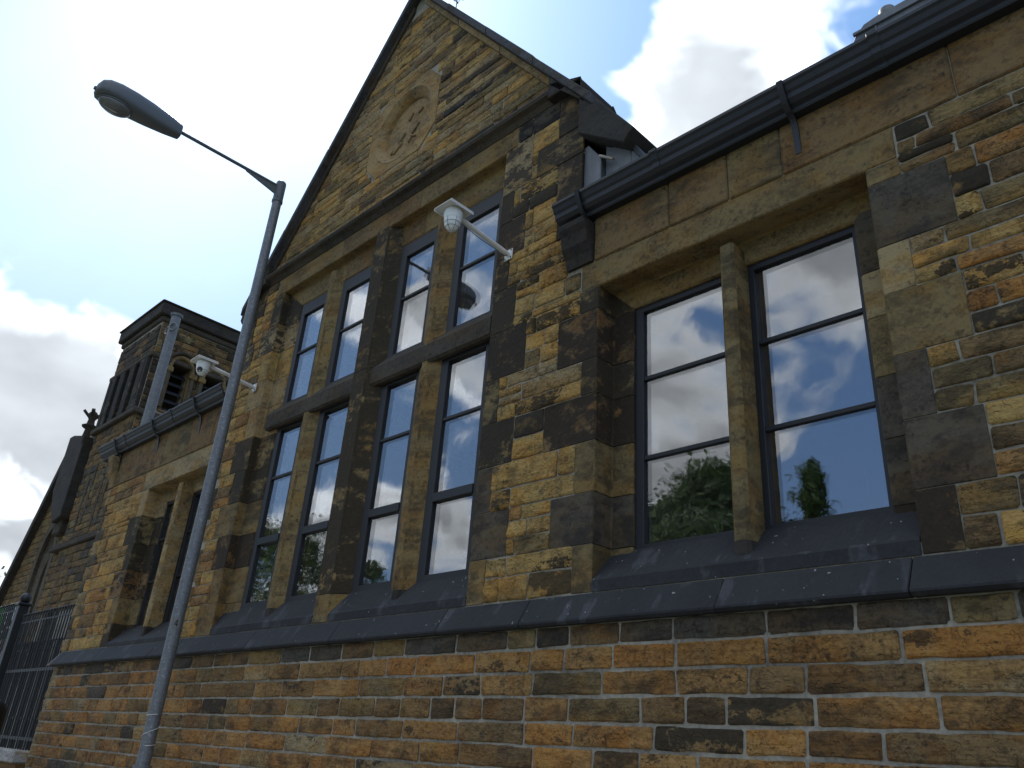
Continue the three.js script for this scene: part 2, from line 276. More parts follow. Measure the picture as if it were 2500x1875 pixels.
// all wall stones are gathered first; the 300 that show largest become meshes of their own
const stones = [];
const proj = new THREE.Vector3();
function pixels(pts) {                            // size on a 2500 pixel wide photograph
  let x0 = 1e9, x1 = -1e9, y0 = 1e9, y1 = -1e9;
  for (const p of pts) { proj.set(...p).sub(EYE); const d = proj.dot(camF); if (d < 0.2) return 0; const x = 1972 * proj.dot(camR) / d, y = 1972 * proj.dot(camU) / d; x0 = Math.min(x0, x); x1 = Math.max(x1, x); y0 = Math.min(y0, y); y1 = Math.max(y1, y); }
  x0 = Math.max(x0, -1250); x1 = Math.min(x1, 1250); y0 = Math.max(y0, -937); y1 = Math.min(y1, 937);
  return x1 > x0 && y1 > y0 ? (x1 - x0) * (y1 - y0) : 0;
}
function lay(wall, xb0, xt0, xb1, xt1, y0, y1, o, kind) {
  const j = o.j || 0.0055, [cn, mn] = kind || pick(o.set), z = o.z + rr(-0.004, 0.004);
  const g = rockGeo(xb0 + j, xt0 + j, xb1 - j, xt1 - j, y0 + j, y1 - j, z, rr(0.4, 1.2) * o.bulge, o.amp, vary(C[cn], 0.12));
  if (o.matrix) g.applyMatrix4(o.matrix);
  stones.push({ wall, g, mat: mn, px: pixels([[xb0, y0, z], [xb1, y0, z], [xt0, y1, z], [xt1, y1, z]]), name: o.name || 'stone' });
}
function row(wall, xa, xb, y0, y1, o) {           // one course, ends given at bottom and top: [bottom, top]
  const A = Array.isArray(xa) ? xa : [xa, xa], B = Array.isArray(xb) ? xb : [xb, xb];
  let l = Math.max(A[0], A[1]), r = Math.min(B[0], B[1]); const w = r - l;
  if ((B[0] - A[0] + B[1] - A[1]) / 2 < 0.035) return;
  const cuts = []; let x = l + rr(0.3, 1) * o.len[0];
  if (w > o.len[0] * 1.25) while (x < r - o.len[0] * 0.55) { cuts.push(x); x += rr(o.len[0], o.len[1]); }
  const e = [A, ...cuts.map(c => [c + rr(-0.006, 0.006), c + rr(-0.006, 0.006)]), B];
  for (let k = 0; k + 1 < e.length; k++) {
    const W = e[k + 1][0] - e[k][0];
    if (o.split && rnd() < o.split && y1 - y0 > 0.15 && W < 0.6) { const m = y0 + (y1 - y0) * rr(0.4, 0.6); lay(wall, e[k][0], lerp(e[k][0], e[k][1], 0.5), e[k + 1][0], lerp(e[k + 1][0], e[k + 1][1], 0.5), y0, m, o); lay(wall, lerp(e[k][0], e[k][1], 0.5), e[k][1], lerp(e[k + 1][0], e[k + 1][1], 0.5), e[k + 1][1], m, y1, o); }
    else lay(wall, e[k][0], e[k][1], e[k + 1][0], e[k + 1][1], y0, y1, o);
  }
}

// ================================================================ ground
{
  const flat = (x0, x1, z0, z1, y, tile) => { const g = new THREE.PlaneGeometry(x1 - x0, z1 - z0, 1, 1); g.rotateX(-Math.PI / 2); g.translate((x0 + x1) / 2, y, (z0 + z1) / 2); return uvBox(g, tile); };
  ground('ground', flat(-400, 400, -400, 400, -0.13, 1.5), M.grass);
  ground('road', flat(-120, 90, 2.6, 9.2, -0.12, 1.5), M.tar);
  ground('pavement', box(-120, 90, -0.3, 0, 0.06, 2.45, 0.01), M.paving);
  ground('kerb', box(-120, 90, -0.3, 0.005, 2.452, 2.6, 0.015), M.paving);
  ground('far_pavement', box(-120, 90, -0.3, 0, 9.2, 11.2, 0.01), M.paving);
  ground('churchyard', flat(-60, -15, -30, -0.2, -0.115, 1.5), M.tar);
}

// ================================================================ the stone school
const school = thing('stone_school', 'soot-stained sandstone school with a steep gable and mullioned windows', 'building', [-7.33, 0, -3]);
const QF = 0.004;                                  // face of dressed stone, in front of the wall line
const X_L = -14.79, X_R = 2.2, Y_EAVE = 6.1, GX = -7.33, SL = 1.28, Y_APEX = 11.80;
const OPEN = { right: { l: -3.80, r: -1.50, b: 2.885, t: 5.41, inL: 0.2, inR: 0.2 }, gable: { l: -9.70, r: -5.155, b: 2.875, t: 7.62, inL: 0.38, inR: 0.14, d: 0.11 }, left: { l: -12.93, r: -10.78, b: 2.84, t: 5.20, inL: 0.24, inR: 0.2 } };
const lowerWall = add(school, 'plinth_wall', prismZ([[X_L + 0.04, -0.2], [X_R, -0.2], [X_R, 2.62], [X_L + 0.04, 2.62]], -0.3, 0.053), M.mortar);
let upperWall, gableWall;
{
  const hole = o => [[o.l - 0.012, o.b - 0.03], [o.r + 0.012, o.b - 0.03], [o.r + 0.012, o.t + 0.02], [o.l - 0.012, o.t + 0.02]];
  upperWall = add(school, 'wall', prismZ([[X_L, 2.62], [X_R, 2.62], [X_R, Y_EAVE + 0.1], [-4.03, Y_EAVE + 0.1], [-4.03, 7.9], [-10.63, 7.9], [-10.63, Y_EAVE + 0.1], [X_L, Y_EAVE + 0.1]], -0.37, -0.003, [hole(OPEN.right), hole(OPEN.gable), hole(OPEN.left)]), M.mortar);
  const hw = y => (Y_APEX - y) / SL + 0.12;
  gableWall = add(school, 'gable_wall', prismZ([[GX - 3.3, 7.9], [GX + 3.3, 7.9], [GX + hw(8.1), 8.1], [GX, Y_APEX + 0.15], [GX - hw(8.1), 8.1]], -0.37, -0.003, [Array.from({ length: 40 }, (_, k) => [-7.30 + 0.62 * Math.cos(-k / 20 * Math.PI), 9.36 + 0.62 * Math.sin(-k / 20 * Math.PI)])]), M.mortar);
}
// --- dressed jambs: [y0, y1, how far the block reaches into the wall, colour, material]
function jamb(o, side, list, name = 'quoin') {
  const s = side < 0 ? 1 : -1, ax = side < 0 ? o.l : o.r;
  for (const [y0, y1, reach, col, mat] of list) {
    const edge = ax - s * reach;
    const w = side < 0 ? o.inL : o.inR, e = rr(-0.003, 0.003), d = o.d || 0.22;
    let p = [[edge, -0.05], [edge, QF], [ax - s * (0.012 + e), QF], [ax - s * 0.002, QF - 0.010], [ax + s * 0.002, 0.015 - d], [ax + s * 0.012, 0.002 - d], [ax + s * (w - 0.016), -0.002 - d], [ax + s * w, -0.016 - d], [ax + s * w, -0.34], [ax - s * 0.01, -0.34], [ax - s * 0.01, -0.05]];
    if (s > 0) p = p.reverse();
    add(upperWall, name, tint(prismY(p, y0 + 0.002, y1 - 0.002, 0.004), vary(C[col], 0.1)), M[mat]);
  }
}
const GJ = [[7.035, 7.66, .42, 'tan', 'dressedSoot'], [6.657, 7.035, .187, 'olive', 'grime'], [6.22, 6.657, .382, 'brown', 'grime'], [5.834, 6.22, .194, 'olive', 'grime'], [5.358, 5.834, .322, 'olive', 'grime'], [4.849, 5.358, .501, 'brown', 'grime'], [4.407, 4.849, .20, 'olive', 'grime'], [3.98, 4.407, .425, 'olive', 'grime'], [3.564, 3.98, .203, 'grey', 'mottle2'], [3.156, 3.564, .44, 'grey', 'mottle2'], [2.785, 3.156, .211, 'olive', 'mottle2']];
const RJL = [[5.19, 5.41, .205, 'olive', 'grime'], [4.717, 5.19, .444, 'brown', 'grime'], [4.395, 4.717, .162, 'olive', 'grime'], [3.98, 4.395, .563, 'brown', 'grime'], [3.555, 3.98, .20, 'olive', 'mottle2'], [3.146, 3.555, .437, 'grey', 'mottle2'], [2.785, 3.146, .194, 'olive', 'mottle2']];
const RJR = [[5.27, 5.41, .22, 'olive', 'dressed'], [4.77, 5.27, .49, 'grey', 'mottle2'], [4.42, 4.77, .20, 'tan', 'dressed'], [3.99, 4.42, .453, 'olive', 'dressed'], [3.57, 3.99, .194, 'grey', 'dressed'], [3.146, 3.57, .43, 'grey', 'mottle2'], [2.785, 3.146, .22, 'brown', 'grime']];
const GJL = [[7.10, 7.62, .25, 'olive', 'grime'], [6.66, 7.10, .42, 'tan', 'dressedSoot'], [6.22, 6.66, .24, 'ochre', 'dressed'], [5.80, 6.22, .44, 'tan', 'dressed'], [5.36, 5.80, .26, 'tan', 'dressed'], [4.90, 5.36, .46, 'olive', 'grime'], [4.45, 4.90, .30, 'olive', 'grime'], [4.02, 4.45, .50, 'olive', 'mottle2'], [3.60, 4.02, .36, 'brown', 'grime'], [3.17, 3.60, .26, 'olive', 'dressed'], [2.785, 3.17, .42, 'olive', 'mottle2']];
const LJL = [[4.77, 5.20, .22, 'tan', 'dressed'], [4.33, 4.77, .45, 'olive', 'grime'], [3.92, 4.33, .22, 'olive', 'grime'], [3.50, 3.92, .45, 'brown', 'dressedSoot'], [3.12, 3.50, .24, 'olive', 'mottle2'], [2.785, 3.12, .26, 'olive', 'grime']];
jamb(OPEN.gable, 1, GJ); jamb(OPEN.right, -1, RJL); jamb(OPEN.right, 1, RJR); jamb(OPEN.gable, -1, GJL); jamb(OPEN.left, -1, LJL); jamb(OPEN.left, 1, LJL.map(q => [...q.slice(0, 2), q[2] * 0.8, ...q.slice(3)]));
// --- lintels, sills, mullions, transoms
function lintel(x0, x1, yb, yt, cols, d = 0.22, drop = 0.2) {
  const zy = [[-0.34, yb - drop], [-0.016 - d, yb - drop], [-0.002 - d, yb - drop + 0.014], [0.002 - d, yb - 0.012], [0.015 - d, yb - 0.002], [QF - 0.010, yb], [QF, yb + 0.010], [QF, yt], [-0.34, yt]];
  const n = cols.length; for (let k = 0; k < n; k++) add(upperWall, 'lintel', tint(prismX(zy, lerp(x0, x1, k / n) + 0.002, lerp(x0, x1, (k + 1) / n) - 0.002, 0.004), vary(C[cols[k]], 0.06)), M.dressed);
}
lintel(-4.0, -1.285, 5.41, 5.672, ['olive']);
lintel(-9.92, -4.975, 7.62, 7.90, ['olive', 'brown', 'olive'], 0.11, 0.31);
lintel(-13.2, -10.66, 5.20, 5.52, ['tan']);
function sill(x0, x1, y0, y1, zb = -0.255, rise = 0.252) { add(upperWall, 'sill', prismX([[-0.33, y0], [QF + 0.004, y0], [QF + 0.004, y1 - 0.012], [QF - 0.012, y1 + 0.006], [zb, y1 + rise], [-0.33, y1 + rise + 0.003]], x0, x1, 0.005), M.sill); }
sill(-3.80, -1.50, 2.785, 2.88); sill(-9.70, -7.492, 2.785, 2.872, -0.13, 0.222); sill(-7.198, -5.155, 2.785, 2.872, -0.13, 0.222); sill(-12.93, -10.78, 2.785, 2.845);
const mull = (x0, x1, y0, y1, zf, col, mat = 'dressed', sp = 0) => { const c = 0.022, zs = sp ? -0.125 : zf - c - 0.01; return add(upperWall, 'mullion', tint(prismY([[x0 - sp, -0.34], [x1 + sp, -0.34], [x1 + sp, zs], [x1, zf - c], [x1 - c, zf], [x0 + c, zf], [x0, zf - c], [x0 - sp, zs]], y0, y1, 0.003), vary(C[col], 0.08)), M[mat]); };
mull(-2.662, -2.540, 3.02, 5.33, -0.045, 'olive', 'mottle2'); mull(-2.664, -2.538, 2.87, 3.02, -0.042, 'black');
mull(-6.258, -6.135, 3.02, 7.52, -0.040, 'olive', 'mottle2', 0.125); mull(-6.26, -6.133, 2.87, 3.02, -0.037, 'black', 'dressed', 0.126);
mull(-8.565, -8.442, 3.02, 7.52, -0.040, 'olive', 'dressed', 0.125); mull(-8.567, -8.44, 2.87, 3.02, -0.037, 'black', 'dressed', 0.126);
mull(-11.92, -11.795, 3.02, 5.12, -0.045, 'tan'); mull(-11.922, -11.793, 2.85, 3.02, -0.042, 'black');
mull(-7.492, -7.198, 5.64, 7.64, 0.008, 'olive', 'grime', 0.152).name = 'king_mullion'; mull(-7.492, -7.198, 3.07, 5.636, 0.008, 'olive', 'grime', 0.152).name = 'king_mullion'; mull(-7.492, -7.198, 2.785, 3.066, 0.008, 'olive', 'mottle2', 0.153).name = 'king_mullion';
for (const [a, b] of [[-9.5, -7.49], [-7.20, -5.20]]) {
  add(upperWall, 'transom', tint(prismX([[-0.33, 5.415], [-0.125, 5.415], [-0.06, 5.405], [-0.034, 5.43], [-0.034, 5.62], [-0.06, 5.655], [-0.125, 5.75], [-0.33, 5.76]], a, b, 0.003), vary(C.dark, 0.05)), M.dressed);
}
// --- window lights: frame (a ring), glazing bars and panes
function light(x0, x1, y0, y1, bars, sideL = 0.075, sideR = 0.075, top = 0.062, bot = 0.05, fwd = 0) {
  const zf = -0.256 + fwd, zb = -0.33 + fwd, gz = -0.285 + fwd;
  const win = add(school, 'window', prismZ([[x0, y0], [x1, y0], [x1, y1], [x0, y1]], zb, zf, [[[x0 + sideL, y0 + bot], [x0 + sideL, y1 - top], [x1 - sideR, y1 - top], [x1 - sideR, y0 + bot]]], 0.004), M.frame);
  const sash = 0.018, ix0 = x0 + sideL, ix1 = x1 - sideR; let y = y0 + bot;
  for (const [yy, hh] of [...bars, [y1 - top, 0]]) {
    const e = yy - hh / 2;
    for (const [k, zz] of [[0, gz], [1, gz - 0.026]]) { const g = new THREE.PlaneGeometry(ix1 - ix0 - 0.004, e - y - 0.002); g.translate((ix0 + ix1) / 2, (y + e) / 2, zz); const uv = g.attributes.uv; for (let q = 0; q < 4; q++) uv.setXY(q, g.attributes.position.getX(q) / 1.3 + win.id * 0.37 + k * 0.11, g.attributes.position.getY(q) / 1.3); const tl = [rr(-1, 1), rr(-1, 1)]; g.translate(-(ix0 + ix1) / 2, -(y + e) / 2, -zz); g.rotateX(tl[0] * 0.0022); g.rotateY(tl[1] * 0.0022); g.translate((ix0 + ix1) / 2, (y + e) / 2, zz); add(win, 'pane', g, M.glass); }
    if (hh) add(win, 'glazing_bar', box(ix0 - 0.002, ix1 + 0.002, e, yy + hh / 2, zb + 0.01, zf + (hh > 0.06 ? 0.012 : -0.008), 0.005), M.frame);
    y = yy + hh / 2;
  }
}
light(-3.618, -2.660, 3.10, 5.222, [[3.843, 0.036], [4.531, 0.036]], 0.098, 0.06, 0.066, 0.062);
light(-2.542, -1.680, 3.10, 5.222, [[3.843, 0.036], [4.531, 0.036]], 0.05, 0.05, 0.066, 0.062);
for (const [a, b, l, r] of [[-9.325, -8.688, 0.1, 0.045], [-8.319, -7.642, 0.11, 0.045], [-7.05, -6.381, 0.11, 0.045], [-6.012, -5.293, 0.11, 0.045]]) {
  light(a, b, 5.73, 7.315, [[6.517, 0.036]], l, r, 0.19, 0.045, 0.13);
  light(a, b, 3.07, 5.42, [[3.888, 0.09], [4.712, 0.036]], l, r, 0.045, 0.075, 0.13);
}
for (const [a, b] of [[-12.75, -11.918], [-11.797, -10.96]]) light(a, b, 3.06, 5.02, [[3.75, 0.036], [4.4, 0.036]]);

// --- plinth course: sloping weathered blocks
{
  const cuts = [-14.74, -12.95, -11.10, -10.35, -8.55, -6.93, -5.36, -4.40, -2.71, -1.55, 0.05, 1.4, X_R];
  for (let k = 0; k + 1 < cuts.length; k++) {
    const x0 = cuts[k] + 0.003, x1 = cuts[k + 1] - 0.003, w = rr(-0.004, 0.004);
    add(school, 'plinth_course_block', prismX([[-0.1, 2.56], [0.075, 2.548], [0.115, 2.548], [0.135 + w, 2.566], [0.135 + w, 2.58], [0.008, 2.775], [-0.1, 2.778]], x0, x1, 0.005), M.sill);
  }
  // the mitred end at the corner
  const g = new ConvexGeometry([[-14.745, 2.56, 0.13], [-14.745, 2.56, -0.35], [-14.745, 2.778, 0.0], [-14.745, 2.778, -0.35], [-14.93, 2.56, -0.35], [-14.93, 2.56, 0.13], [-14.80, 2.77, -0.35], [-14.80, 2.77, 0.0]].map(p => new THREE.Vector3(...p)));
  add(school, 'plinth_course_block', tint(uvBox(g), [0.2, 0.18, 0.16]), M.dressed);
}
// --- coursed stone
{
  const o = { set: PLINTH, z: 0.06, j: 0.0105, bulge: 0.015, amp: 0.006, len: [0.27, 0.78], split: 0 };
  const ys = [2.552, 2.40, 2.235, 2.07, 1.90, 1.745, 1.585, 1.42, 1.262, 1.10, 0.94, 0.78, 0.60, 0.42, 0.22, 0.0];
  for (let k = 0; k + 1 < ys.length; k++) {
    const y1 = ys[k], y0 = ys[k + 1], q = k % 2 ? 0.34 : 0.2;
    const oo = k === 0 ? { ...o, set: [['grey', 'mottle', 4], ['brown', 'mottle', 5], ['olive', 'mottle', 3], ['soot', 'soot', 1]], bulge: 0.008, amp: 0.002 } : o;
    lay(lowerWall, X_L + 0.04, X_L + 0.04, X_L + 0.04 + q, X_L + 0.04 + q, y0, y1, oo, ['tan', 'clean']);
    row(lowerWall, X_L + 0.04 + q, X_R, y0, y1, oo);
  }
}
const reachAt = (list, base, s, y0, y1) => { let r = 0; for (const q of list) if (q[0] < y1 - 0.03 && q[1] > y0 + 0.03) r = Math.max(r, q[2]); return base + s * r; };
const rowsOf = (joints, n = [2, 3]) => { const out = []; for (let k = 0; k + 1 < joints.length; k++) { const h = joints[k + 1] - joints[k], c = Math.max(1, Math.round(h / rr(0.135, 0.2))); let y = joints[k]; for (let i = 0; i < c; i++) { const y1 = i === c - 1 ? joints[k + 1] : y + h / c * rr(0.85, 1.15); out.push([y, y1]); y = y1; } } return out; };
{ // pier between the gable window and the right window, up to the gutter, then up to the kneeler
  const o = { set: WALL, z: 0.004, j: 0.0065, bulge: 0.017, amp: 0.007, len: [0.3, 0.75], split: 0.10 };
  const CORNER = [[6.10, 6.52, .30, 'brown', 'grime'], [6.52, 7.02, .32, 'brown', 'grime'], [7.02, 7.38, .62, 'olive', 'grime'], [7.38, 7.9, .34, 'brown', 'grime']];
  for (const [y0, y1, w, c, m] of CORNER) add(upperWall, 'quoin', tint(box(-4.03 - w, -4.03, y0 + 0.003, y1 - 0.003, -0.36, QF + 0.012, 0.008), vary(C[c])), M[m]);
  for (const [y0, y1] of rowsOf([2.785, 3.15, 3.56, 3.98, 4.40, 4.717, 4.849, 5.19, 5.358, 5.45, 5.834, 6.10, 6.22, 6.657, 7.035, 7.38, 7.66])) {
    const a = reachAt(GJ, OPEN.gable.r, 1, y0, y1);
    const b = y1 < 5.45 ? reachAt(RJL, OPEN.right.l, -1, y0, y1) : y1 < 5.7 ? -4.01 : y1 < 6.12 ? -4.17 : reachAt(CORNER, -4.03, -1, y0, y1);
    row(upperWall, a, b, y0, y1, o);
  }
  row(upperWall, -4.97, -4.37, 7.66, 7.9, { ...o, set: [['dark', 'soot', 1]] });
  // right of the right window
  const LR = rowsOf([2.785, 2.965, 3.146, 3.29, 3.43, 3.57, 3.71, 3.85, 3.99, 4.13, 4.275, 4.42, 4.535, 4.65, 4.77, 4.93, 5.10, 5.27, 5.42, 5.53, 5.672].map(y => y));
  for (const [y0, y1] of LR) row(upperWall, y1 < 5.29 ? reachAt(RJR, OPEN.right.r, 1, y0, y1) : -1.28, X_R, y0, y1, { ...o, set: [['olive', 'mottle', 4], ['brown', 'mottle', 3], ['ochre', 'mottle', 3], ['orange', 'clean', 2], ['ochre', 'patch', 2], ['olive', 'grime', 2], ['tan', 'clean', 1]], len: [0.35, 0.95] });
  // left of the gable window
  const lo = { ...o, set: LEFT };
  const LCORN = [[6.10, 6.5, .22, 'ochre', 'dressed'], [6.5, 6.95, .34, 'tan', 'dressedSoot'], [6.95, 7.4, .22, 'olive', 'grime'], [7.4, 7.9, .4, 'olive', 'grime']];
  for (const [y0, y1, w, c, m] of LCORN) add(upperWall, 'quoin', tint(box(-10.63, -10.63 + w, y0 + 0.003, y1 - 0.003, -0.36, QF + 0.012, 0.008), vary(C[c])), M[m]);
  for (const [y0, y1] of rowsOf([2.785, 3.17, 3.60, 4.02, 4.45, 4.90, 5.36, 5.80, 6.10, 6.22, 6.66, 7.10, 7.60, 7.9])) {
    const a = y1 < 5.25 ? reachAt(LJL.map(q => [q[0], q[1], q[2] * 0.8]), OPEN.left.r, 1, y0, y1) : y1 < 6.12 ? -10.64 : reachAt(LCORN, -10.63, 1, y0, y1);
    row(upperWall, a, y0 > 7.55 ? -9.93 : reachAt(GJL, OPEN.gable.l, -1, y0, y1), y0, y1, lo);
  }
  // left wing, left of its window
  for (const [y0, y1] of rowsOf([2.785, 3.12, 3.50, 3.92, 4.33, 4.77, 5.20, 5.52])) {
    const q = rnd() < 0.5 ? 0.2 : 0.38; lay(upperWall, X_L, X_L, X_L + q, X_L + q, y0, y1, lo, rnd() < 0.45 ? ['grey', 'clean'] : ['tan', 'clean']);
    row(upperWall, X_L + q, y1 < 5.22 ? reachAt(LJL, OPEN.left.l, -1, y0, y1) : -13.21, y0, y1, lo);
  }
}
// --- frieze blocks under the gutters
for (const [cuts, y0, y1] of [[[-3.86, -3.07, -2.52, -2.07, -0.87, 0.25, 1.3, X_R], 5.676, 6.14], [[-14.6, -13.7, -12.7, -11.8, -11.0, -10.64], 5.524, 6.14]])
  for (let k = 0; k + 1 < cuts.length; k++) add(upperWall, 'frieze_block', tint(box(cuts[k] + 0.003, cuts[k + 1] - 0.003, y0 + 0.003, y1, -0.3, QF + 0.012 + rr(-0.004, 0.004), 0.012), vary(C[['brown', 'brown', 'olive', 'brown'][k % 4]], 0.1)), k % 3 ? M.mottle2 : M.dressed);
// --- corbels that carry the gutter ends
add(upperWall, 'corbel', tint(prismX([[-0.3, 5.68], [0.03, 5.68], [0.05, 5.78], [0.11, 5.86], [0.13, 5.98], [0.16, 6.04], [0.16, 6.10], [-0.3, 6.10]], -4.165, -3.865, 0.006), vary(C.black)), M.dressed);
add(upperWall, 'corbel', tint(prismX([[-0.3, 5.52], [0.03, 5.52], [0.05, 5.66], [0.11, 5.78], [0.13, 5.92], [0.16, 6.0], [0.16, 6.08], [-0.3, 6.08]], -14.79, -14.605, 0.006), vary(C.tan)), M.dressed);
// --- cast iron gutters with straps
function gutter(x0, x1, straps) {
  const zy = [[0.0, 6.12], [0.09, 6.12], [0.098, 6.135], [0.10, 6.16], [0.135, 6.175], [0.165, 6.205], [0.172, 6.245], [0.19, 6.262], [0.205, 6.30], [0.222, 6.318], [0.222, 6.345], [0.195, 6.345], [0.18, 6.30], [0.14, 6.23], [0.02, 6.22], [0.015, 6.345], [0.0, 6.345]];
  const gt = add(school, 'gutter', prismX(zy, x0, x1, 0.004), M.iron);
  for (const x of straps) {
    const c = new THREE.CatmullRomCurve3([[0.012, 5.80], [0.03, 6.02], [0.06, 6.10], [0.115, 6.128], [0.16, 6.168], [0.188, 6.22], [0.215, 6.28], [0.236, 6.34]].map(([z, y]) => new THREE.Vector3(x, y, z)));
    const P = c.getPoints(14), gs = []; for (let k = 0; k < 14; k++) gs.push(bar(P[k].toArray(), P[k + 1].toArray(), 0.045, 0.016, [1, 0, 0].map((v, i) => [0, -P[k + 1].z + P[k].z, P[k + 1].y - P[k].y][i] || 0.0001)));
    add(gt, 'bracket', clean(gs), M.iron);
  }
  for (let x = x0 + 1.1; x < x1; x += 1.83) { const s = zy.map(([z, y]) => [z < 0.01 ? z : 0.1 + (z - 0.1) * 1.06 + 0.003, 6.23 + (y - 6.23) * 1.05]); add(gt, 'joint_collar', prismX(s, x, x + 0.07, 0.003), M.iron); }
  return gt;
}
gutter(-4.215, X_R + 0.1, [-3.90, -1.93, -0.05, 1.6]);
gutter(-15.30, -10.65, [-14.55, -13.0, -11.5]);
// --- gable: string course, coursed triangle, roundel, verge
for (let k = 0; k < 4; k++) add(gableWall, 'string_course_block', tint(prismX([[-0.2, 7.905], [0.012, 7.905], [0.05, 7.96], [0.10, 7.985], [0.115, 8.02], [0.105, 8.05], [0.012, 8.125], [-0.2, 8.125]], lerp(-10.2, -4.45, k / 4) + 0.002, lerp(-10.2, -4.45, (k + 1) / 4) - 0.002, 0.004), vary(C.dark, 0.1)), M.dressed);
const RC = [-7.30, 9.36];
{
  const o = { set: GABLE, z: 0.004, bulge: 0.014, amp: 0.005, len: [0.3, 0.85], split: 0.08 };
  let y = 8.128; const inner = y => (Y_APEX - 0.02 - y) / SL;
  while (y < 11.45) {
    const h = rr(0.10, 0.155), cut0 = RC[1] - 0.70, cut1 = RC[1] + 0.70; let y1 = y + h; for (const q of [cut0, cut1]) if (y < q - 0.02 && y1 > q - 0.07) y1 = q;
    const L = [GX - inner(y), GX - inner(y1)], R = [GX + inner(y), GX + inner(y1)];
    const cy0 = RC[1] - 0.70, cy1 = RC[1] + 0.70;
    const set = rnd() < 0.22 ? [['dark', 'soot', 3], ['soot', 'soot', 2], ['brown', 'patch', 2]] : GABLE;
    if (y1 > cy0 + 0.01 && y < cy1 - 0.01) { const off = Math.max(0, Math.min(Math.abs(y - RC[1]), Math.abs(y1 - RC[1])) - 0.40), w = 0.735 - off * 0.9; row(gableWall, L, RC[0] - w, y, y1, o); row(gableWall, RC[0] + w, R, y, y1, { ...o, set }); }
    else { const m = GX + rr(0.2, 0.9) * (R[1] - GX); row(gableWall, L, m, y, y1, o); row(gableWall, m, R, y, y1, { ...o, set }); }
    y = y1;
  }
  // roundel panel
  const oct = [[-0.73, -0.40], [-0.46, -0.70], [0.46, -0.70], [0.73, -0.40], [0.73, 0.40], [0.46, 0.70], [-0.46, 0.70], [-0.73, 0.40]].map(([a, b]) => [RC[0] + a, RC[1] + b]);
  const circ = (r, n = 48) => Array.from({ length: n }, (_, k) => [RC[0] + r * Math.cos(-k / n * 2 * Math.PI), RC[1] + r * Math.sin(-k / n * 2 * Math.PI)]);
  const ro = add(gableWall, 'roundel', tint(prismZ(oct, -0.2, 0.014, [circ(0.605)], 0.005), vary([0.31, 0.208, 0.08], 0.03)), M.dressed);
  add(gableWall, 'roundel_moulding', tint(uvBox(lathe([[0.612, 0.0], [0.608, 0.016], [0.585, 0.016], [0.575, 0.004], [0.53, -0.02], [0.49, -0.06], [0.47, -0.10], [0.468, -0.12]], 0, 0, 0, 48).rotateX(Math.PI / 2).translate(RC[0], RC[1], 0.0)), vary(C.tan, 0.03)), M.dressed);
  add(gableWall, 'roundel_face', tint(prismZ(circ(0.53), -0.2, -0.105), vary([0.33, 0.225, 0.10], 0.03)), M.dressed);
  for (const [dx, dy, w, h, a] of [[0.22, 0.20, .10, .055, 0.4], [0.02, 0.20, .13, .045, 1.0], [0.16, -0.08, .19, .045, 0.75], [0.13, -0.20, .16, .03, -0.5], [0.07, -0.24, .09, .03, 0.9], [-0.13, -0.10, .19, .055, 0.8], [-0.2, -0.24, .20, .045, 0.6], [-0.30, -0.26, .1, .02, 0.3]]) {
    const g = box(-w / 2, w / 2, -h / 2, h / 2, -0.115, -0.078, 0.012); g.rotateZ(a); g.translate(RC[0] + dx, RC[1] + dy, 0);
    add(gableWall, 'carved_relief', tint(uvBox(g), vary([0.30, 0.20, 0.09], 0.05)), M.dressed);
  }
}
// coping of the gable, each side in lengths, with a bed moulding below it and kneelers at the feet
for (const s of [-1, 1]) {
  const yl = (d, k) => Y_APEX + k - SL * d, end = s < 0 ? 3.41 : 3.48, n = 4;
  for (let i = 0; i < n; i++) {
    const a = end * i / n + (i ? 0.003 : 0), b = end * (i + 1) / n - 0.003, t = rr(-0.012, 0.012);
    const pts = [[a, yl(a, 0.10)], [b, yl(b, 0.10)], [b, yl(b, 0.23 + t)], [a, yl(a, 0.23 + t)]].map(([d, y]) => [GX + s * d, y]); if (s < 0) pts.reverse();
    add(gableWall, 'coping_stone', tint(prismZ(pts, -0.45, 0.135 + rr(-0.006, 0.006), [], 0.008), vary([0.07, 0.068, 0.07], 0.1)), M.dressed);
  }
  for (let i = 0; i < 3; i++) {
    const a = lerp(0.12, 2.84, i / 3) + 0.003, b = lerp(0.12, 2.84, (i + 1) / 3) - 0.003;
    const pts = [[a, yl(a, -0.025)], [b, yl(b, -0.025)], [b, yl(b, 0.097)], [a, yl(a, 0.097)]].map(([d, y]) => [GX + s * d, y]); if (s < 0) pts.reverse();
    add(gableWall, 'bed_moulding', tint(prismZ(pts, -0.2, 0.045, [], 0.012), vary(s > 0 ? C.tan : C.dark, 0.06)), M.dressed);
  }
  const kn = s > 0 ? [[2.86, 8.10], [2.86, yl(2.86, 0.097)], [3.48, yl(3.48, 0.097)], [3.52, 7.48], [3.80, 7.10], [3.97, 6.86], [3.86, 6.74], [3.305, 7.18], [3.305, 7.905], [2.86, 7.905]] : [[2.86, 8.10], [2.86, yl(2.86, 0.097)], [3.40, yl(3.40, 0.097)], [3.42, 7.45], [3.36, 7.38], [3.305, 7.42], [3.305, 7.905], [2.86, 7.905]];
  const pts = kn.map(([d, y]) => [GX + s * d, y]); if (s > 0) pts.reverse();
  add(gableWall, 'kneeler', tint(prismZ(pts, -0.42, 0.115, [], 0.01), vary(C.black, 0.1)), M.dressed);
}
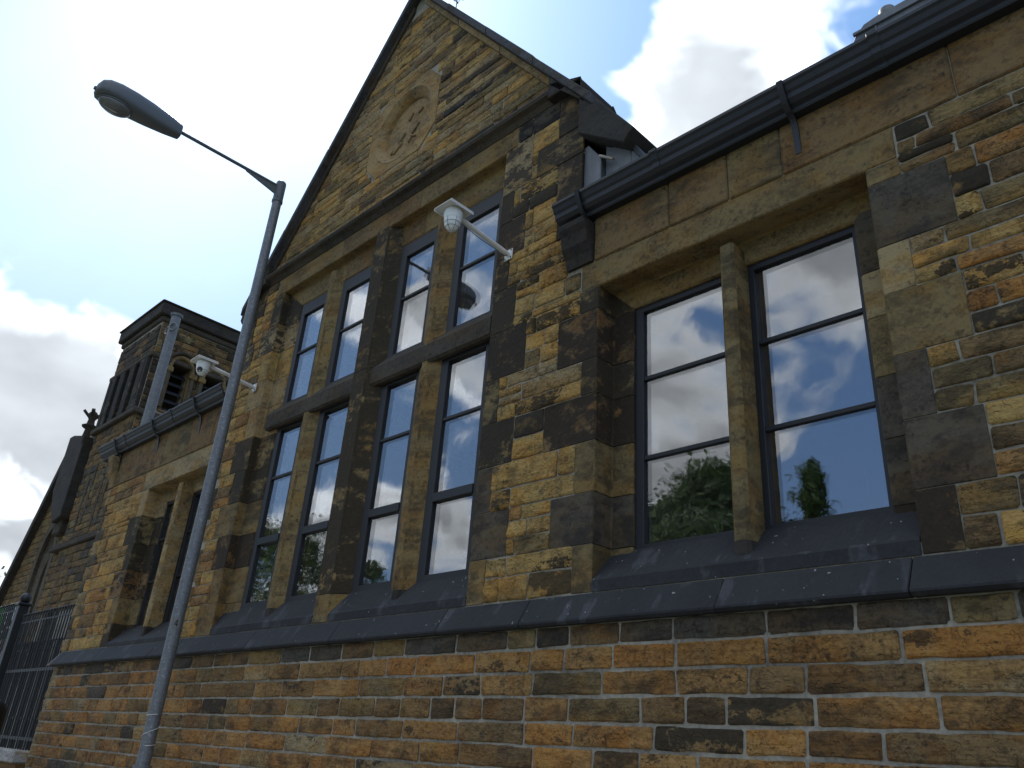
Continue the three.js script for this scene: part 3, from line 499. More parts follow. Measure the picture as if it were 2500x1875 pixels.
// --- roofs, rear and side walls, floor: a closed building
{
  const gab = 3.45, zb = -7.2;
  for (const s of [-1, 1]) {
    const p = [[0, Y_APEX - 0.02], [gab, Y_APEX - 0.02 - SL * gab], [gab, Y_APEX + 0.08 - SL * gab], [0, Y_APEX + 0.08]].map(([d, y]) => [GX + s * d, y]); if (s < 0) p.reverse();
    add(school, 'roof', prismZ(p, zb, -0.452), M.slate);
  }
  for (const [x0, x1] of [[-15.1, -10.6], [-4.06, X_R + 0.1]]) add(school, 'roof', prismX([[0.05, 6.25], [0.05, 6.33], [-3.6, 9.4], [-7.25, 6.33], [-7.25, 6.25], [-3.6, 9.3]], x0, x1, 0), M.slate);
  add(school, 'rear_wall', box(X_L, X_R, -0.2, 6.3, -7.2, -6.9, 0), M.plaster);
  add(school, 'side_wall', box(X_L, X_L + 0.3, -0.2, 6.25, -6.9, -0.372, 0), M.mortar);
  add(school, 'side_wall', box(X_R - 0.3, X_R, -0.2, 6.25, -6.9, -0.372, 0), M.plaster);
  for (const x of [-10.63, -4.33]) add(school, 'side_wall', box(x, x + 0.3, 6.2, 7.6, -6.9, -0.372, 0), M.mortar);
  add(school, 'rear_gable', prismZ([[GX - 3.2, 6.3], [GX + 3.2, 6.3], [GX + 3.2, 7.7], [GX, 11.75], [GX - 3.2, 7.7]], -7.2, -6.9), M.plaster);
  for (const x of [-10.5, -4.5]) add(school, 'partition', box(x, x + 0.12, 0.6, 6.3, -6.9, -0.372, 0), M.plaster);
  add(school, 'floor', box(X_L + 0.3, X_R - 0.3, 0.4, 0.6, -6.9, -0.372, 0), M.plaster);
  for (const [x0, x1, y] of [[X_L + 0.3, -10.5, 5.9], [-10.38, -4.5, 7.75], [-4.38, X_R - 0.3, 5.9]]) add(school, 'ceiling', box(x0, x1, y, y + 0.1, -6.9, -0.372, 0), M.plaster);
}
// --- lead flashing in the angle between gable and right wing
{
  const lf = add(school, 'lead_flashing', prismZ([[-4.045, 6.36], [-3.825, 6.36], [-3.825, 6.85], [-3.985, 7.085], [-4.045, 7.08]], -0.3, -0.012, [], 0.006), M.lead);
  add(lf, 'lead_sheet', prismZ([[-3.815, 6.36], [-3.722, 6.36], [-3.722, 7.0], [-3.815, 7.2]], -0.3, -0.07, [], 0.006), M.lead);
  add(lf, 'lead_sheet', prismZ([[-3.712, 6.36], [-3.50, 6.36], [-3.50, 6.80], [-3.585, 6.925], [-3.712, 7.03]], -0.3, -0.045, [], 0.006), M.lead);
  add(lf, 'lead_sheet', prismZ([[-3.494, 6.36], [-3.33, 6.36], [-3.33, 6.52], [-3.494, 6.79]], -0.3, -0.04, [], 0.006), M.lead);
  add(school, 'abutment_edge', prismZ([[-3.70, 7.04], [-3.585, 6.93], [-3.325, 6.52], [-3.285, 6.53], [-3.55, 6.99], [-3.69, 7.12]].reverse(), -0.6, -0.02, [], 0.008), M.slate);
  add(lf, 'clip', bar([-3.83, 6.86, 0.0], [-3.66, 6.72, 0.01], 0.03, 0.02), M.paleStone);
}
// --- lead-clad ventilator on the right roof
{
  const z0 = -2.6, z1 = -1.5, pr = [[-1.98, 7.6], [-1.955, 8.16], [-1.885, 8.285], [-1.80, 8.375], [-1.66, 8.40], [2.1, 8.40], [2.1, 7.6]].reverse();
  const v = add(school, 'roof_ventilator', prismZ(pr, z0, z1, [], 0.012), M.lead);
  add(v, 'lead_roll', bar([-1.9, 8.285, z1 + 0.012], [2.05, 8.285, z1 + 0.012], 0.03, 0.03), M.lead);
  for (const x of [-1.70, -1.0, -0.3, 0.4]) add(v, 'lead_seam', box(x, x + 0.02, 7.65, 8.27, z1 - 0.004, z1 + 0.014, 0.004), M.lead);
  add(v, 'cowl', lathe([[0, 0.10], [0.04, 0.10], [0.072, 0.088], [0.078, 0.07], [0.078, -0.02], [0.06, -0.03], [0.06, -0.1]], -1.60, 8.43, -1.62), M.steel);
}

// ================================================================ street lamp
{
  const X = -9.55, Zp = 0.5, L = thing('street_lamp', 'tall grey steel street lamp standing before the gable, arm over the road', 'street lamp', [X, 0, Zp]);
  add(L, 'pole', uvBox(rod([X, -0.02, Zp], [X, 8.9, Zp], 0.076, 0.066, 28), 0.6), M.steel);
  add(L, 'base_sleeve', uvBox(rod([X, 0, Zp], [X, 1.35, Zp], 0.096, 0.096, 28), 0.6), M.steel);
  add(L, 'collar', lathe([[0, 9.24], [0.05, 9.24], [0.068, 9.222], [0.074, 9.2], [0.074, 8.90], [0.079, 8.895], [0.079, 8.86], [0.068, 8.855]], X, 0, Zp), M.lampGrey);
  for (const a of [0.6, 2.4, 4.2]) add(L, 'grub_screw', rod([X + 0.07 * Math.cos(a), 8.93, Zp + 0.07 * Math.sin(a)], [X + 0.09 * Math.cos(a), 8.93, Zp + 0.09 * Math.sin(a)], 0.009, 0.009, 6), M.lampGrey);
  add(L, 'arm', rod([X, 9.14, Zp + 0.05], [X, 9.115, 2.12], 0.025, 0.025, 16), M.lampGrey);
  const g = prismX([[Zp + 0.06, 8.985], [Zp + 0.06, 9.13], [1.06, 9.12], [1.06, 9.095]], X - 0.012, X + 0.012, 0.003); add(L, 'gusset', g, M.lampGrey);
  // lantern body: cross-sections along z
  const secs = [[2.05, 0.05, 9.205, 9.02], [2.06, 0.068, 9.22, 9.0], [2.25, 0.10, 9.25, 8.975], [2.5, 0.135, 9.275, 8.955], [2.72, 0.165, 9.28, 8.95], [2.92, 0.178, 9.265, 8.955], [3.06, 0.165, 9.235, 8.965], [3.135, 0.13, 9.19, 8.975], [3.168, 0.06, 9.12, 9.0]];
  const N = 20, P = [], I = [];
  for (const [z, w, t, b] of secs) for (let k = 0; k < N; k++) {
    const a = k / N * 2 * Math.PI, c = Math.cos(a), s = Math.sin(a), e = 0.62, sx = Math.sign(c) * Math.abs(c) ** e, sy = Math.sign(s) * Math.abs(s) ** 0.8, m = b + (t - b) * 0.32;
    P.push(X + w * sx, s > 0 ? m + (t - m) * sy : m + (m - b) * sy, z);
  }
  for (let r = 0; r + 1 < secs.length; r++) for (let k = 0; k < N; k++) { const a = r * N + k, b = r * N + (k + 1) % N, c = a + N, d = b + N; I.push(a, b, c, b, d, c); }
  const c0 = P.length / 3; P.push(X, 9.11, 2.05); const c1 = c0 + 1; P.push(X, 9.07, 3.175);
  for (let k = 0; k < N; k++) { I.push(c0, (k + 1) % N, k); const o = (secs.length - 1) * N; I.push(c1, o + k, o + (k + 1) % N); }
  const bg = new THREE.BufferGeometry(); bg.setAttribute('position', new THREE.Float32BufferAttribute(P, 3)); bg.setIndex(I); bg.computeVertexNormals();
  const lan = add(L, 'lantern', uvBox(bg), M.lampGrey);
  const bowl = new THREE.SphereGeometry(1, 28, 10, 0, Math.PI * 2, Math.PI / 2, Math.PI / 2); bowl.scale(0.138, 0.115, 0.21); bowl.translate(X, 8.958, 2.90); add(lan, 'bowl', bowl, M.bowl);
  const rim = new THREE.TorusGeometry(1, 0.05, 8, 36); rim.rotateX(Math.PI / 2); rim.scale(0.142, 0.2, 0.214); rim.translate(X, 8.958, 2.90); add(lan, 'bowl_rim', rim, M.lampGrey);
  add(lan, 'catch', box(X - 0.02, X + 0.02, 9.03, 9.075, 3.16, 3.195, 0.006), M.lampGrey);
  // torn tape and a wire left on the shaft, and its painted number plate
  const wire = new THREE.CatmullRomCurve3(Array.from({ length: 40 }, (_, k) => { const a = k * 0.34; return new THREE.Vector3(X + 0.081 * Math.cos(a) * (1 + 0.06 * Math.sin(k * 1.9)), 1.86 - k * 0.0085 + 0.03 * Math.sin(a * 0.5), Zp + 0.081 * Math.sin(a)); }));
  add(L, 'wire', new THREE.TubeGeometry(wire, 120, 0.0035, 5), M.white);
  const num = new THREE.CylinderGeometry(0.0785, 0.0785, 0.12, 16, 1, true, 0.55, 1.15); num.translate(X, 2.83, Zp);
  const cv = document.createElement('canvas'); cv.width = 128; cv.height = 128; const cx = cv.getContext('2d'); cx.fillStyle = '#6d6d68'; cx.fillRect(0, 0, 128, 128); cx.fillStyle = '#141414'; cx.font = 'bold 110px sans-serif'; cx.textAlign = 'center'; cx.fillText('4', 64, 104);
  const ct = new THREE.CanvasTexture(cv); ct.colorSpace = THREE.SRGBColorSpace;
  add(L, 'number_plate', num, std({ map: ct, roughness: 0.7 }));
}
// ================================================================ cctv cameras on wall brackets
function cctv(label, [x, y], plateZ, reach, domeDrop, lens) {
  const c = thing('cctv_camera', label, 'camera', [x, y, 0], 'white cameras on wall brackets'), z0 = plateZ;
  const pl = add(c, 'wall_plate', box(x - 0.055, x + 0.055, y - 0.06, y + 0.06, z0, z0 + 0.008, 0.002), M.white);
  for (const [a, b] of [[-1, -1], [1, -1], [-1, 1], [1, 1]]) add(pl, 'bolt', rod([x + a * 0.04, y + b * 0.045, z0 + 0.006], [x + a * 0.04, y + b * 0.045, z0 + 0.018], 0.008, 0.008, 6), M.steel);
  add(c, 'arm', rod([x, y, z0 + 0.008], [x, y + 0.06, reach - 0.05], 0.026, 0.026, 18), M.white);
  const cy = y + 0.075, cb = new THREE.CatmullRomCurve3([[0, 0.012, 0.02], [0.02, -0.05, 0.06], [0.018, -0.045, 0.2], [0.012, -0.03, reach * 0.55], [0.0, 0.02, reach - 0.12]].map(([a, b, q]) => new THREE.Vector3(x + a, y + b, z0 + q)));
  add(c, 'cable', new THREE.TubeGeometry(cb, 30, 0.005, 6), M.lampGrey);
  const can = add(c, 'canopy', box(x - 0.125, x + 0.125, cy + 0.018, cy + 0.030, reach - 0.14, reach + 0.14, 0.003), M.white);
  add(can, 'canopy_lip', box(x - 0.125, x - 0.118, cy - 0.004, cy + 0.017, reach - 0.14, reach + 0.14, 0.002), M.white);
  add(can, 'canopy_lip', box(x + 0.118, x + 0.125, cy - 0.004, cy + 0.017, reach - 0.14, reach + 0.14, 0.002), M.white);
  const body = add(c, 'housing', lathe([[0, cy + 0.018], [0.082, cy + 0.018], [0.09, cy + 0.0], [0.092, cy - 0.03], [0.095, cy - 0.034], [0.095, cy - 0.042], [0.088, cy - 0.048], [0.086, cy - 0.085], [0.083, cy - 0.09], [0.0, cy - 0.09]], x, 0, reach), M.whitePlastic);
  const prof = []; for (let k = 0; k <= 12; k++) { const a = k / 12 * Math.PI / 2; prof.push([0.083 * Math.cos(a) + (k === 12 ? 0 : 0.001), cy - 0.09 - domeDrop * Math.sin(a)]); }
  const dome = add(c, 'dome', lathe(prof.reverse(), x, 0, reach), M.whitePlastic);
  for (const f of [0.3, 0.62]) { const r = 0.083 * Math.cos(f * 1.2) + 0.002, t = new THREE.TorusGeometry(r, 0.0022, 6, 32); t.rotateX(Math.PI / 2); t.translate(x, cy - 0.09 - domeDrop * Math.sin(f * 1.2), reach); add(dome, 'guard_ring', t, M.lampGrey); }
  if (lens) {
    const d = new THREE.Vector3(...lens).normalize(), a = new THREE.Vector3(x, cy - 0.085, reach).addScaledVector(d, 0.055), b = a.clone().addScaledVector(d, 0.036);
    add(dome, 'lens', rod(a.toArray(), b.toArray(), 0.040, 0.036, 20), M.lens);
  } else for (let k = 0; k < 6; k++) { const a = k / 6 * Math.PI * 2 + 0.3, p = []; for (let i = 0; i <= 8; i++) { const t = i / 8 * 1.4; p.push(new THREE.Vector3(x + 0.0855 * Math.cos(t) * Math.cos(a), cy - 0.09 - (domeDrop + 0.002) * Math.sin(t), reach + 0.0855 * Math.cos(t) * Math.sin(a))); } add(dome, 'guard_wire', new THREE.TubeGeometry(new THREE.CatmullRomCurve3(p), 10, 0.0018, 5), M.lampGrey); }
  return c;
}
cctv('white dome camera in a wire guard, bracketed beside the tall gable window', [-4.945, 6.20], 0.032, 0.78, 0.125, null);
cctv('white camera with a round black lens behind the lamp post', [-9.93, 6.13], 0.032, 0.80, 0.10, [0.55, -0.55, 0.65]);

// ================================================================ plain galvanised post behind the left gutter
{
  const X = -16.3, Z = -0.8, p = thing('steel_post', 'square galvanised steel post rising behind the left gutter', 'post', [X, 0, Z]);
  add(p, 'shaft', uvBox(rod([X, -0.1, Z], [X, 9.93, Z], 0.125, 0.105, 8), 0.8), std({ map: mapSteel, color: new THREE.Color().setRGB(1.0, 1.0, 0.98), roughness: 0.6 }));
  add(p, 'cap_flange', uvBox(rod([X, 9.935, Z], [X, 9.985, Z], 0.13, 0.14, 8)), M.steel);
  for (const s of [-1, 1]) { const t = new THREE.TorusGeometry(0.085, 0.018, 8, 24); t.rotateY(0.3 + s * 0.2); t.translate(X + s * 0.14, 9.62, Z + 0.06); add(p, 'lifting_ring', t, M.steel); }
}
// ================================================================ weed on the gable coping
{
  const b = [-6.43, 10.86, 0.02], w = thing('weed', 'thin leafy weed sprouting from the right slope of the gable coping', 'plant', b);
  const top = [b[0] + 0.03, b[1] + 0.62, b[2] + 0.03], gs = [], ls = [];
  gs.push(rod(b, top, 0.007, 0.004, 6));
  for (let k = 0; k < 10; k++) { const t = 0.15 + k * 0.085, a = k * 2.4, p = [lerp(b[0], top[0], t), lerp(b[1], top[1], t), lerp(b[2], top[2], t)], q = [p[0] + 0.09 * Math.cos(a), p[1] + 0.07, p[2] + 0.09 * Math.sin(a)]; gs.push(rod(p, q, 0.004, 0.002, 5)); for (let i = 0; i < 4; i++) { const g = new THREE.PlaneGeometry(0.05, 0.018); g.rotateY(rr(0, 6)); g.rotateZ(rr(-1, 1)); const f = (i + 1) / 4; g.translate(lerp(p[0], q[0], f), lerp(p[1], q[1], f) + 0.008, lerp(p[2], q[2], f)); ls.push(g); } }
  add(w, 'stem', clean(gs), M.bark); add(w, 'leaves', tint(clean(ls), [1, 1, 1]), M.leaf);
}
// ================================================================ church with bell tower
{
  const ch = thing('stone_church', 'dark stone church with a square bell tower and pointed windows', 'church', [-21.5, 0, -4]);
  const x0 = -22.75, x1 = -20.12, z1 = -1.76, z0 = -4.7;
  const arch = (zc, r, yb, ys, n = 14) => { const p = [[zc - r, yb], [zc + r, yb]]; for (let k = 0; k <= n; k++) p.push([zc + r * Math.cos(k / n * Math.PI), ys + r * 1.15 * Math.sin(k / n * Math.PI)]); return p; };
  const lanc = (xc, w, yb, ys, n = 8) => { const p = [[xc - w, yb], [xc + w, yb], [xc + w, ys]]; for (let k = 1; k < n; k++) { const t = k / n; p.push([xc + w - w * t * t * 0.9 - w * 0.1 * t, ys + w * 1.9 * Math.sin(t * 1.45)]); } p.push([xc, ys + w * 1.95]); for (let k = n - 1; k > 0; k--) { const t = k / n; p.push([xc - w + w * t * t * 0.9 + w * 0.1 * t, ys + w * 1.9 * Math.sin(t * 1.45)]); } p.push([xc - w, ys]); return p; };
  const slot = (x, w, ya, yb) => [[x - w, ya], [x - w, yb], [x + w, yb], [x + w, ya]];
  const BELL = [-22.05, -21.42, -20.78], SLITS = [[-21.95, 6.45, 7.75], [-20.85, 6.3, 7.5]], ARCH = [-2.55, -3.45];
  const tower = add(ch, 'tower', prismZ([[x0, -0.2], [x1, -0.2], [x1, 11.75], [x0, 11.75]], z1 - 0.5, z1, [...BELL.map(x => slot(x, 0.15, 9.2, 10.5)), ...SLITS.map(([x, ya, yb]) => slot(x, 0.11, ya, yb)), lanc(-21.95, 0.30, 3.0, 4.75).reverse()]), M.mortar);
  add(ch, 'tower_side', prismX([[z0, -0.2], [z1 - 0.502, -0.2], [z1 - 0.502, 11.75], [z0, 11.75]], x1 - 0.5, x1, 0, ARCH.map(z => arch(z, 0.27, 9.25, 10.45))), M.mortar);
  add(ch, 'tower_side', box(x0, x0 + 0.5, -0.2, 11.75, z0, z1 - 0.502, 0), M.mortar); add(ch, 'tower_rear', box(x0 + 0.502, x1 - 0.502, -0.2, 11.75, z0, z0 + 0.5, 0), M.mortar);
  const body = (set, len) => ({ set, z: 0.02, bulge: 0.02, amp: 0.008, len, split: 0 });
  const far = [], lay2 = (xa, xb, ya, yb, mtx, set) => { const s0 = stones.length; let y = ya; while (y < yb - 0.08) { const y1 = Math.min(yb, y + rr(0.14, 0.24)); row(null, xa, xb, y, y1, { ...body(set, [0.3, 0.8]), matrix: mtx }); y = y1; } far.push(...stones.splice(s0)); };
  const TS = [['olive', 'clean', 3], ['brown', 'mottle', 4], ['olive', 'mottle', 3], ['grey', 'mottle', 2]], TD = [['olive', 'grime', 3], ['brown', 'grime', 4], ['brown', 'mottle', 2]];
  const front = new THREE.Matrix4().makeTranslation(0, 0, z1), right = new THREE.Matrix4().makeBasis(new THREE.Vector3(0, 0, -1), new THREE.Vector3(0, 1, 0), new THREE.Vector3(1, 0, 0)).setPosition(x1, 0, 0);
  lay2(x0, x1, 4.2, 8.95, front, TS); lay2(1.77, 4.7, 5, 8.95, right, TS);
  lay2(x0, x1, 9.12, 9.35, front, TD); lay2(x0, x1, 10.72, 11.6, front, TD); lay2(1.77, 4.7, 10.72, 11.6, right, [['olive', 'mottle', 2], ['brown', 'mottle', 3], ['olive', 'grime', 2]]);
  // gable end of the nave
  const gz = -1.9, gp = [[-27.3, -0.2], [-22.4, -0.2], [-22.4, 9.0], [-24.35, 9.35], [-24.75, 8.9], [-27.3, 4.8]];
  const WN = [lanc(-24.45, 0.62, 2.8, 5.6), lanc(-21.95, 0.30, 3.0, 4.75)];
  const nave = add(ch, 'nave_gable', prismZ(gp, -2.6, gz + 0.0, [WN[0].slice().reverse()]), M.mortar);
  const s0 = stones.length; for (let y = 2.6; y < 9.0;) { const y1 = y + rr(0.15, 0.25), m = (y + y1) / 2, xl = m > 4.8 ? -27.3 + (m - 4.8) / 1.61 + 0.05 : -27.25; const w = WN[0], inW = m < 6.85 ? (m < 5.6 ? 0.74 : 0.74 * Math.sqrt(Math.max(0, 1 - ((m - 5.6) / 1.35) ** 2)) + 0.05) : 0; const oo = { ...body([['olive', 'clean', 2], ['olive', 'mottle', 4], ['brown', 'mottle', 3]], [0.3, 0.8]), matrix: new THREE.Matrix4().makeTranslation(0, 0, gz) }; if (inW) { row(null, xl, -24.45 - inW, y, y1, oo); row(null, -24.45 + inW, -22.42, y, y1, oo); } else row(null, xl, -22.42, y, y1, oo); y = y1; }
  far.push(...stones.splice(s0));
  // lancets: dressed surround, deep splayed reveal, leaded panes
  for (const [k, [xc, w, yb, ys]] of [[0, [-24.45, 0.62, 2.8, 5.6]], [1, [-21.95, 0.30, 3.0, 4.75]]]) {
    const zz = k ? z1 : gz, win = add(ch, 'lancet_window', tint(prismZ(lanc(xc, w + 0.14, yb - 0.1, ys), zz - 0.05, zz + 0.03, [lanc(xc, w - 0.06, yb, ys).reverse()]), C.grey), M.dressed);
    add(win, 'pane', prismZ(lanc(xc, w, yb, ys), zz - 0.42, zz - 0.40), std({ color: new THREE.Color().setRGB(0.012, 0.018, 0.022), roughness: 0.55 }));
    if (!k) { add(win, 'mullion', tint(box(xc - 0.07, xc + 0.07, yb, ys + 0.35, zz - 0.38, zz - 0.12, 0.02), C.grey), M.dressed); for (const s of [-1, 1]) { const a = lanc(xc + s * 0.31, 0.24, yb, ys - 0.25); add(win, 'tracery', tint(prismZ(lanc(xc + s * 0.31, 0.31, yb, ys - 0.25), zz - 0.36, zz - 0.2, [a.reverse()]), C.grey), M.dressed); } }
  }
  // verge of the nave roof
  for (let i = 0; i < 5; i++) { const a = i / 5, b = (i + 1) / 5, p = t => [lerp(-24.55, -27.7, t), lerp(9.28, 4.2, t)]; const A = p(a), B = p(b); add(ch, 'coping_stone', tint(prismZ([[A[0], A[1] - 0.42], [A[0], A[1]], [B[0], B[1]], [B[0], B[1] - 0.42]], -2.5, gz + 0.22, [], 0.01), vary(C.black, 0.1)), M.dressed); }
  add(ch, 'nave_roof', prismZ([[-24.2, 9.1], [-27.9, 3.7], [-27.75, 3.5], [-24.2, 8.8]], -16, -2.51), M.slate);
  // gablet buttress with finial beside the verge
  const bt = add(ch, 'buttress', tint(prismZ([[-24.0, 7.05], [-23.55, 6.6], [-23.0, 6.7], [-23.0, 8.75], [-23.12, 8.75], [-23.12, 8.98], [-24.05, 9.2], [-24.35, 9.2], [-24.35, 7.6]].reverse(), -2.5, gz + 0.35, [], 0.02), C.black), M.dressed);
  add(bt, 'corbel_head', tint(box(-23.75, -23.2, 6.3, 6.72, -2.3, gz + 0.22, 0.04), C.dark), M.dressed);
  const fx = -23.95, fz = gz + 0.05;
  const fin = add(ch, 'finial', tint(uvBox(lathe([[0.0, 0.0], [0.15, 0.0], [0.12, 0.12], [0.10, 0.3], [0.20, 0.36], [0.22, 0.40], [0.11, 0.46], [0.09, 0.6], [0.16, 0.72], [0.10, 0.82], [0.0, 0.9]], fx, 9.15, fz, 10)), C.black), M.dressed);
  for (let k = 0; k < 4; k++) { const a = k * Math.PI / 2 + 0.4; add(fin, 'crocket', tint(bar([fx + 0.06 * Math.cos(a), 9.80, fz + 0.06 * Math.sin(a)], [fx + 0.26 * Math.cos(a), 10.0, fz + 0.26 * Math.sin(a)], 0.09, 0.07), C.black), M.dressed); }
  // string courses and cornice
  const ring = (ya, yb, out, name, col) => add(ch, name, tint(uvBox(clean([box(x0 - out, x1 + out, ya, yb, z0 - out, z1 + out, 0.03)])), C[col]), M.dressed);
  ring(8.95, 9.10, 0.14, 'string_course', 'dark'); ring(10.56, 10.70, 0.09, 'string_course', 'dark'); ring(11.62, 11.78, 0.06, 'string_course', 'dark'); ring(11.78, 12.12, 0.15, 'cornice', 'black'); ring(12.12, 12.16, 0.19, 'lead_edge', 'dark');
  add(ch, 'string_course', tint(box(-23.4, x1 + 0.1, 5.80, 5.97, -2.0, z1 + 0.10, 0.03), C.dark), M.dressed);
  // belfry: slots between pilasters on the front, arched louvred openings on the side
  lay2(1.77, 2.16, 9.12, 10.55, right, TD); lay2(2.94, 3.06, 9.12, 10.55, right, TD); lay2(3.84, 4.7, 9.12, 10.55, right, TD);
  const by = {}; for (const s of far) (by[s.mat] ??= []).push(s.g);
  { const mats = Object.keys(by), g = mergeGeometries(mats.map(m => mergeGeometries(by[m])), true), b = bases.get(ch); g.translate(-b.x, -b.y, -b.z); const m = new THREE.Mesh(g, mats.map(k => M[k])); m.name = 'coursed_stone'; m.userData.kind = 'stuff'; m.castShadow = m.receiveShadow = true; ch.add(m); }
  for (const [x, w] of [[-22.63, 0.1], [-22.35, 0.14], [-21.75, 0.17], [-21.1, 0.17], [-20.45, 0.17], [-20.2, 0.075]]) add(ch, 'pilaster', tint(box(x - w, x + w, 9.1, 10.56, z1 - 0.02, z1 + 0.10, 0.02), vary(C.grey)), M.grime);
  for (const x of BELL) for (let k = 0; k < 5; k++) add(ch, 'louvre', bar([x - 0.15, 9.35 + k * 0.25, z1 - 0.3], [x + 0.15, 9.35 + k * 0.25, z1 - 0.3], 0.2, 0.02, [0, 1, 0.8]), M.slate);
  for (const [x, y0, y1] of SLITS) { add(ch, 'pane', box(x - 0.12, x + 0.12, y0, y1, z1 - 0.4, z1 - 0.38, 0), std({ color: new THREE.Color().setRGB(0.03, 0.035, 0.04), roughness: 0.5 })); const sl = add(ch, 'window_head', tint(box(x - 0.24, x + 0.24, y1, y1 + 0.2, z1 - 0.1, z1 + 0.06, 0.01), C.grey), M.mottle2); add(sl, 'surround', tint(box(x - 0.24, x - 0.112, y0 - 0.1, y1, z1 - 0.1, z1 + 0.05, 0.01), C.grey), M.mottle2); add(sl, 'surround', tint(box(x + 0.112, x + 0.24, y0 - 0.1, y1, z1 - 0.1, z1 + 0.05, 0.01), C.grey), M.mottle2); }
  for (const zc of ARCH) {
    const op = add(ch, 'arch_order', tint(prismX(arch(zc, 0.33, 9.2, 10.45), x1 - 0.14, x1 + 0.035, 0.004, [arch(zc, 0.25, 9.25, 10.45)]), C.olive), M.dressed);
    const tor = (r, t, xo) => { const g = new THREE.TorusGeometry(r, t, 8, 20, Math.PI); g.scale(1, 1.15, 1); g.rotateY(-Math.PI / 2); g.translate(x1 + xo, 10.45, zc); return g; };
    add(op, 'arch_ring', tint(uvBox(tor(0.31, 0.05, 0.05)), C.olive), M.dressed); add(op, 'hood_mould', tint(uvBox(tor(0.43, 0.045, 0.06)), C.dark), M.dressed);
    for (const s of [-1, 1]) { add(op, 'shaft', tint(rod([x1 + 0.06, 9.3, zc + s * 0.33], [x1 + 0.06, 10.3, zc + s * 0.33], 0.06, 0.06, 10), C.grey), M.dressed); add(op, 'capital', tint(box(x1 + 0.0, x1 + 0.14, 10.3, 10.44, zc + s * 0.33 - 0.1, zc + s * 0.33 + 0.1, 0.02), C.olive), M.dressed); }
    for (let k = 0; k < 5; k++) add(op, 'louvre', bar([x1 - 0.3, 9.4 + k * 0.25, zc - 0.27], [x1 - 0.3, 9.4 + k * 0.25, zc + 0.27], 0.22, 0.02, [0.8, 1, 0]), M.slate);
  }
}
// ================================================================ railings, dwarf wall, gate post
function railing(label, x0, x1, top, base, step, z = -0.02) {
  const r = thing('iron_railing', label, 'railing', [(x0 + x1) / 2, base, z], 'black iron railings');
  for (const [y, h] of [[top - 0.14, 0.03], [base + (top - base) * 0.55, 0.05], [base + 0.16, 0.05]]) add(r, 'rail', box(x0, x1, y - h / 2, y + h / 2, z - 0.008, z + 0.008, 0.002), M.paint);
  const bg = rod([0, base, 0], [0, top - 0.02, 0], 0.014, 0.014, 8), kg = new THREE.SphereGeometry(0.024, 10, 8);
  const b = bases.get(r); bg.translate(0, -b.y, 0);
  for (let x = x0 + 0.06; x < x1 - 0.03; x += step) {
    const m = new THREE.Mesh(bg, M.paint); m.name = 'bar'; m.position.set(x - b.x, 0, 0); m.castShadow = m.receiveShadow = true; r.add(m);
    const k = new THREE.Mesh(kg, M.paint); k.name = 'knob'; k.position.set(0, top - b.y, 0); k.castShadow = true; m.add(k);
  }
  return r;
}
railing('black iron railing with ball-topped bars joining the school corner', -17.55, -14.84, 3.54, 1.32, 0.136);
railing('taller black iron railing at the left edge beyond the ball-topped post', -21.5, -17.98, 3.82, 1.32, 0.136);
railing('black iron railing in the churchyard behind the first railing', -21.0, -15.2, 3.3, 0.0, 0.125, -1.0);
{
  const X = -17.77, p = thing('gate_post', 'thick black iron post with a ball top between two railings', 'post', [X, 1.32, -0.02]);
  add(p, 'shaft', box(X - 0.09, X + 0.09, 1.32, 3.74, -0.11, 0.07, 0.012), M.paint);
  add(p, 'cap', box(X - 0.12, X + 0.12, 3.74, 3.79, -0.14, 0.10, 0.012), M.paint);
  const s = new THREE.SphereGeometry(0.10, 24, 16); s.translate(X, 3.88, -0.02); add(p, 'ball', s, M.paint);
  const w = thing('dwarf_wall', 'low stone wall with pale coping under the railings', 'wall', [-18, 0, 0]);
  add(w, 'wall_body', tint(box(-22, -14.86, -0.2, 1.14, -0.2, 0.16, 0.01), C.brown), M.clean);
  for (let k = 0; k < 6; k++) add(w, 'coping_stone', box(-22 + k * 1.19 + 0.004, -22 + (k + 1) * 1.19 - 0.004, 1.14, 1.318, -0.27, 0.23, 0.02), M.paleStone);
}
// ================================================================ sign board behind the left railing
{
  const X0 = -21.6, X1 = -19.35, y0 = 2.7, y1 = 4.0, z = -0.35, s = thing('sign_board', 'colourful board with a white number behind the railing at left edge', 'sign', [-20.5, 0, z]);
  const cv = document.createElement('canvas'); cv.width = 512; cv.height = 300; const c = cv.getContext('2d');
  c.fillStyle = '#3f9a1c'; c.fillRect(0, 0, 512, 300); c.fillStyle = '#1c2418'; c.fillRect(330, 0, 182, 170); c.fillStyle = '#d9a3a8'; c.fillRect(300, 175, 212, 125); c.fillStyle = '#7a4a3a'; c.fillRect(420, 175, 92, 50);
  c.fillStyle = '#e8e8e4'; c.font = 'bold 90px sans-serif'; c.fillText('6', 350, 95); c.fillText('1', 445, 80); c.fillRect(340, 125, 60, 10); c.fillRect(430, 110, 60, 10);
  const t = new THREE.CanvasTexture(cv); t.colorSpace = THREE.SRGBColorSpace;
  const back = add(s, 'board', box(X0, X1, y0, y1, z - 0.04, z - 0.004, 0.004), M.lampGrey);
  const g = new THREE.PlaneGeometry(X1 - X0 - 0.04, y1 - y0 - 0.04); g.translate((X0 + X1) / 2, (y0 + y1) / 2, z); add(back, 'printed_face', g, std({ map: t, roughness: 0.6 }));
  for (const x of [X0 + 0.3, X1 - 0.3]) add(s, 'leg', box(x - 0.03, x + 0.03, -0.15, y1 - 0.1, z - 0.1, z - 0.041, 0.004), M.paint);
}
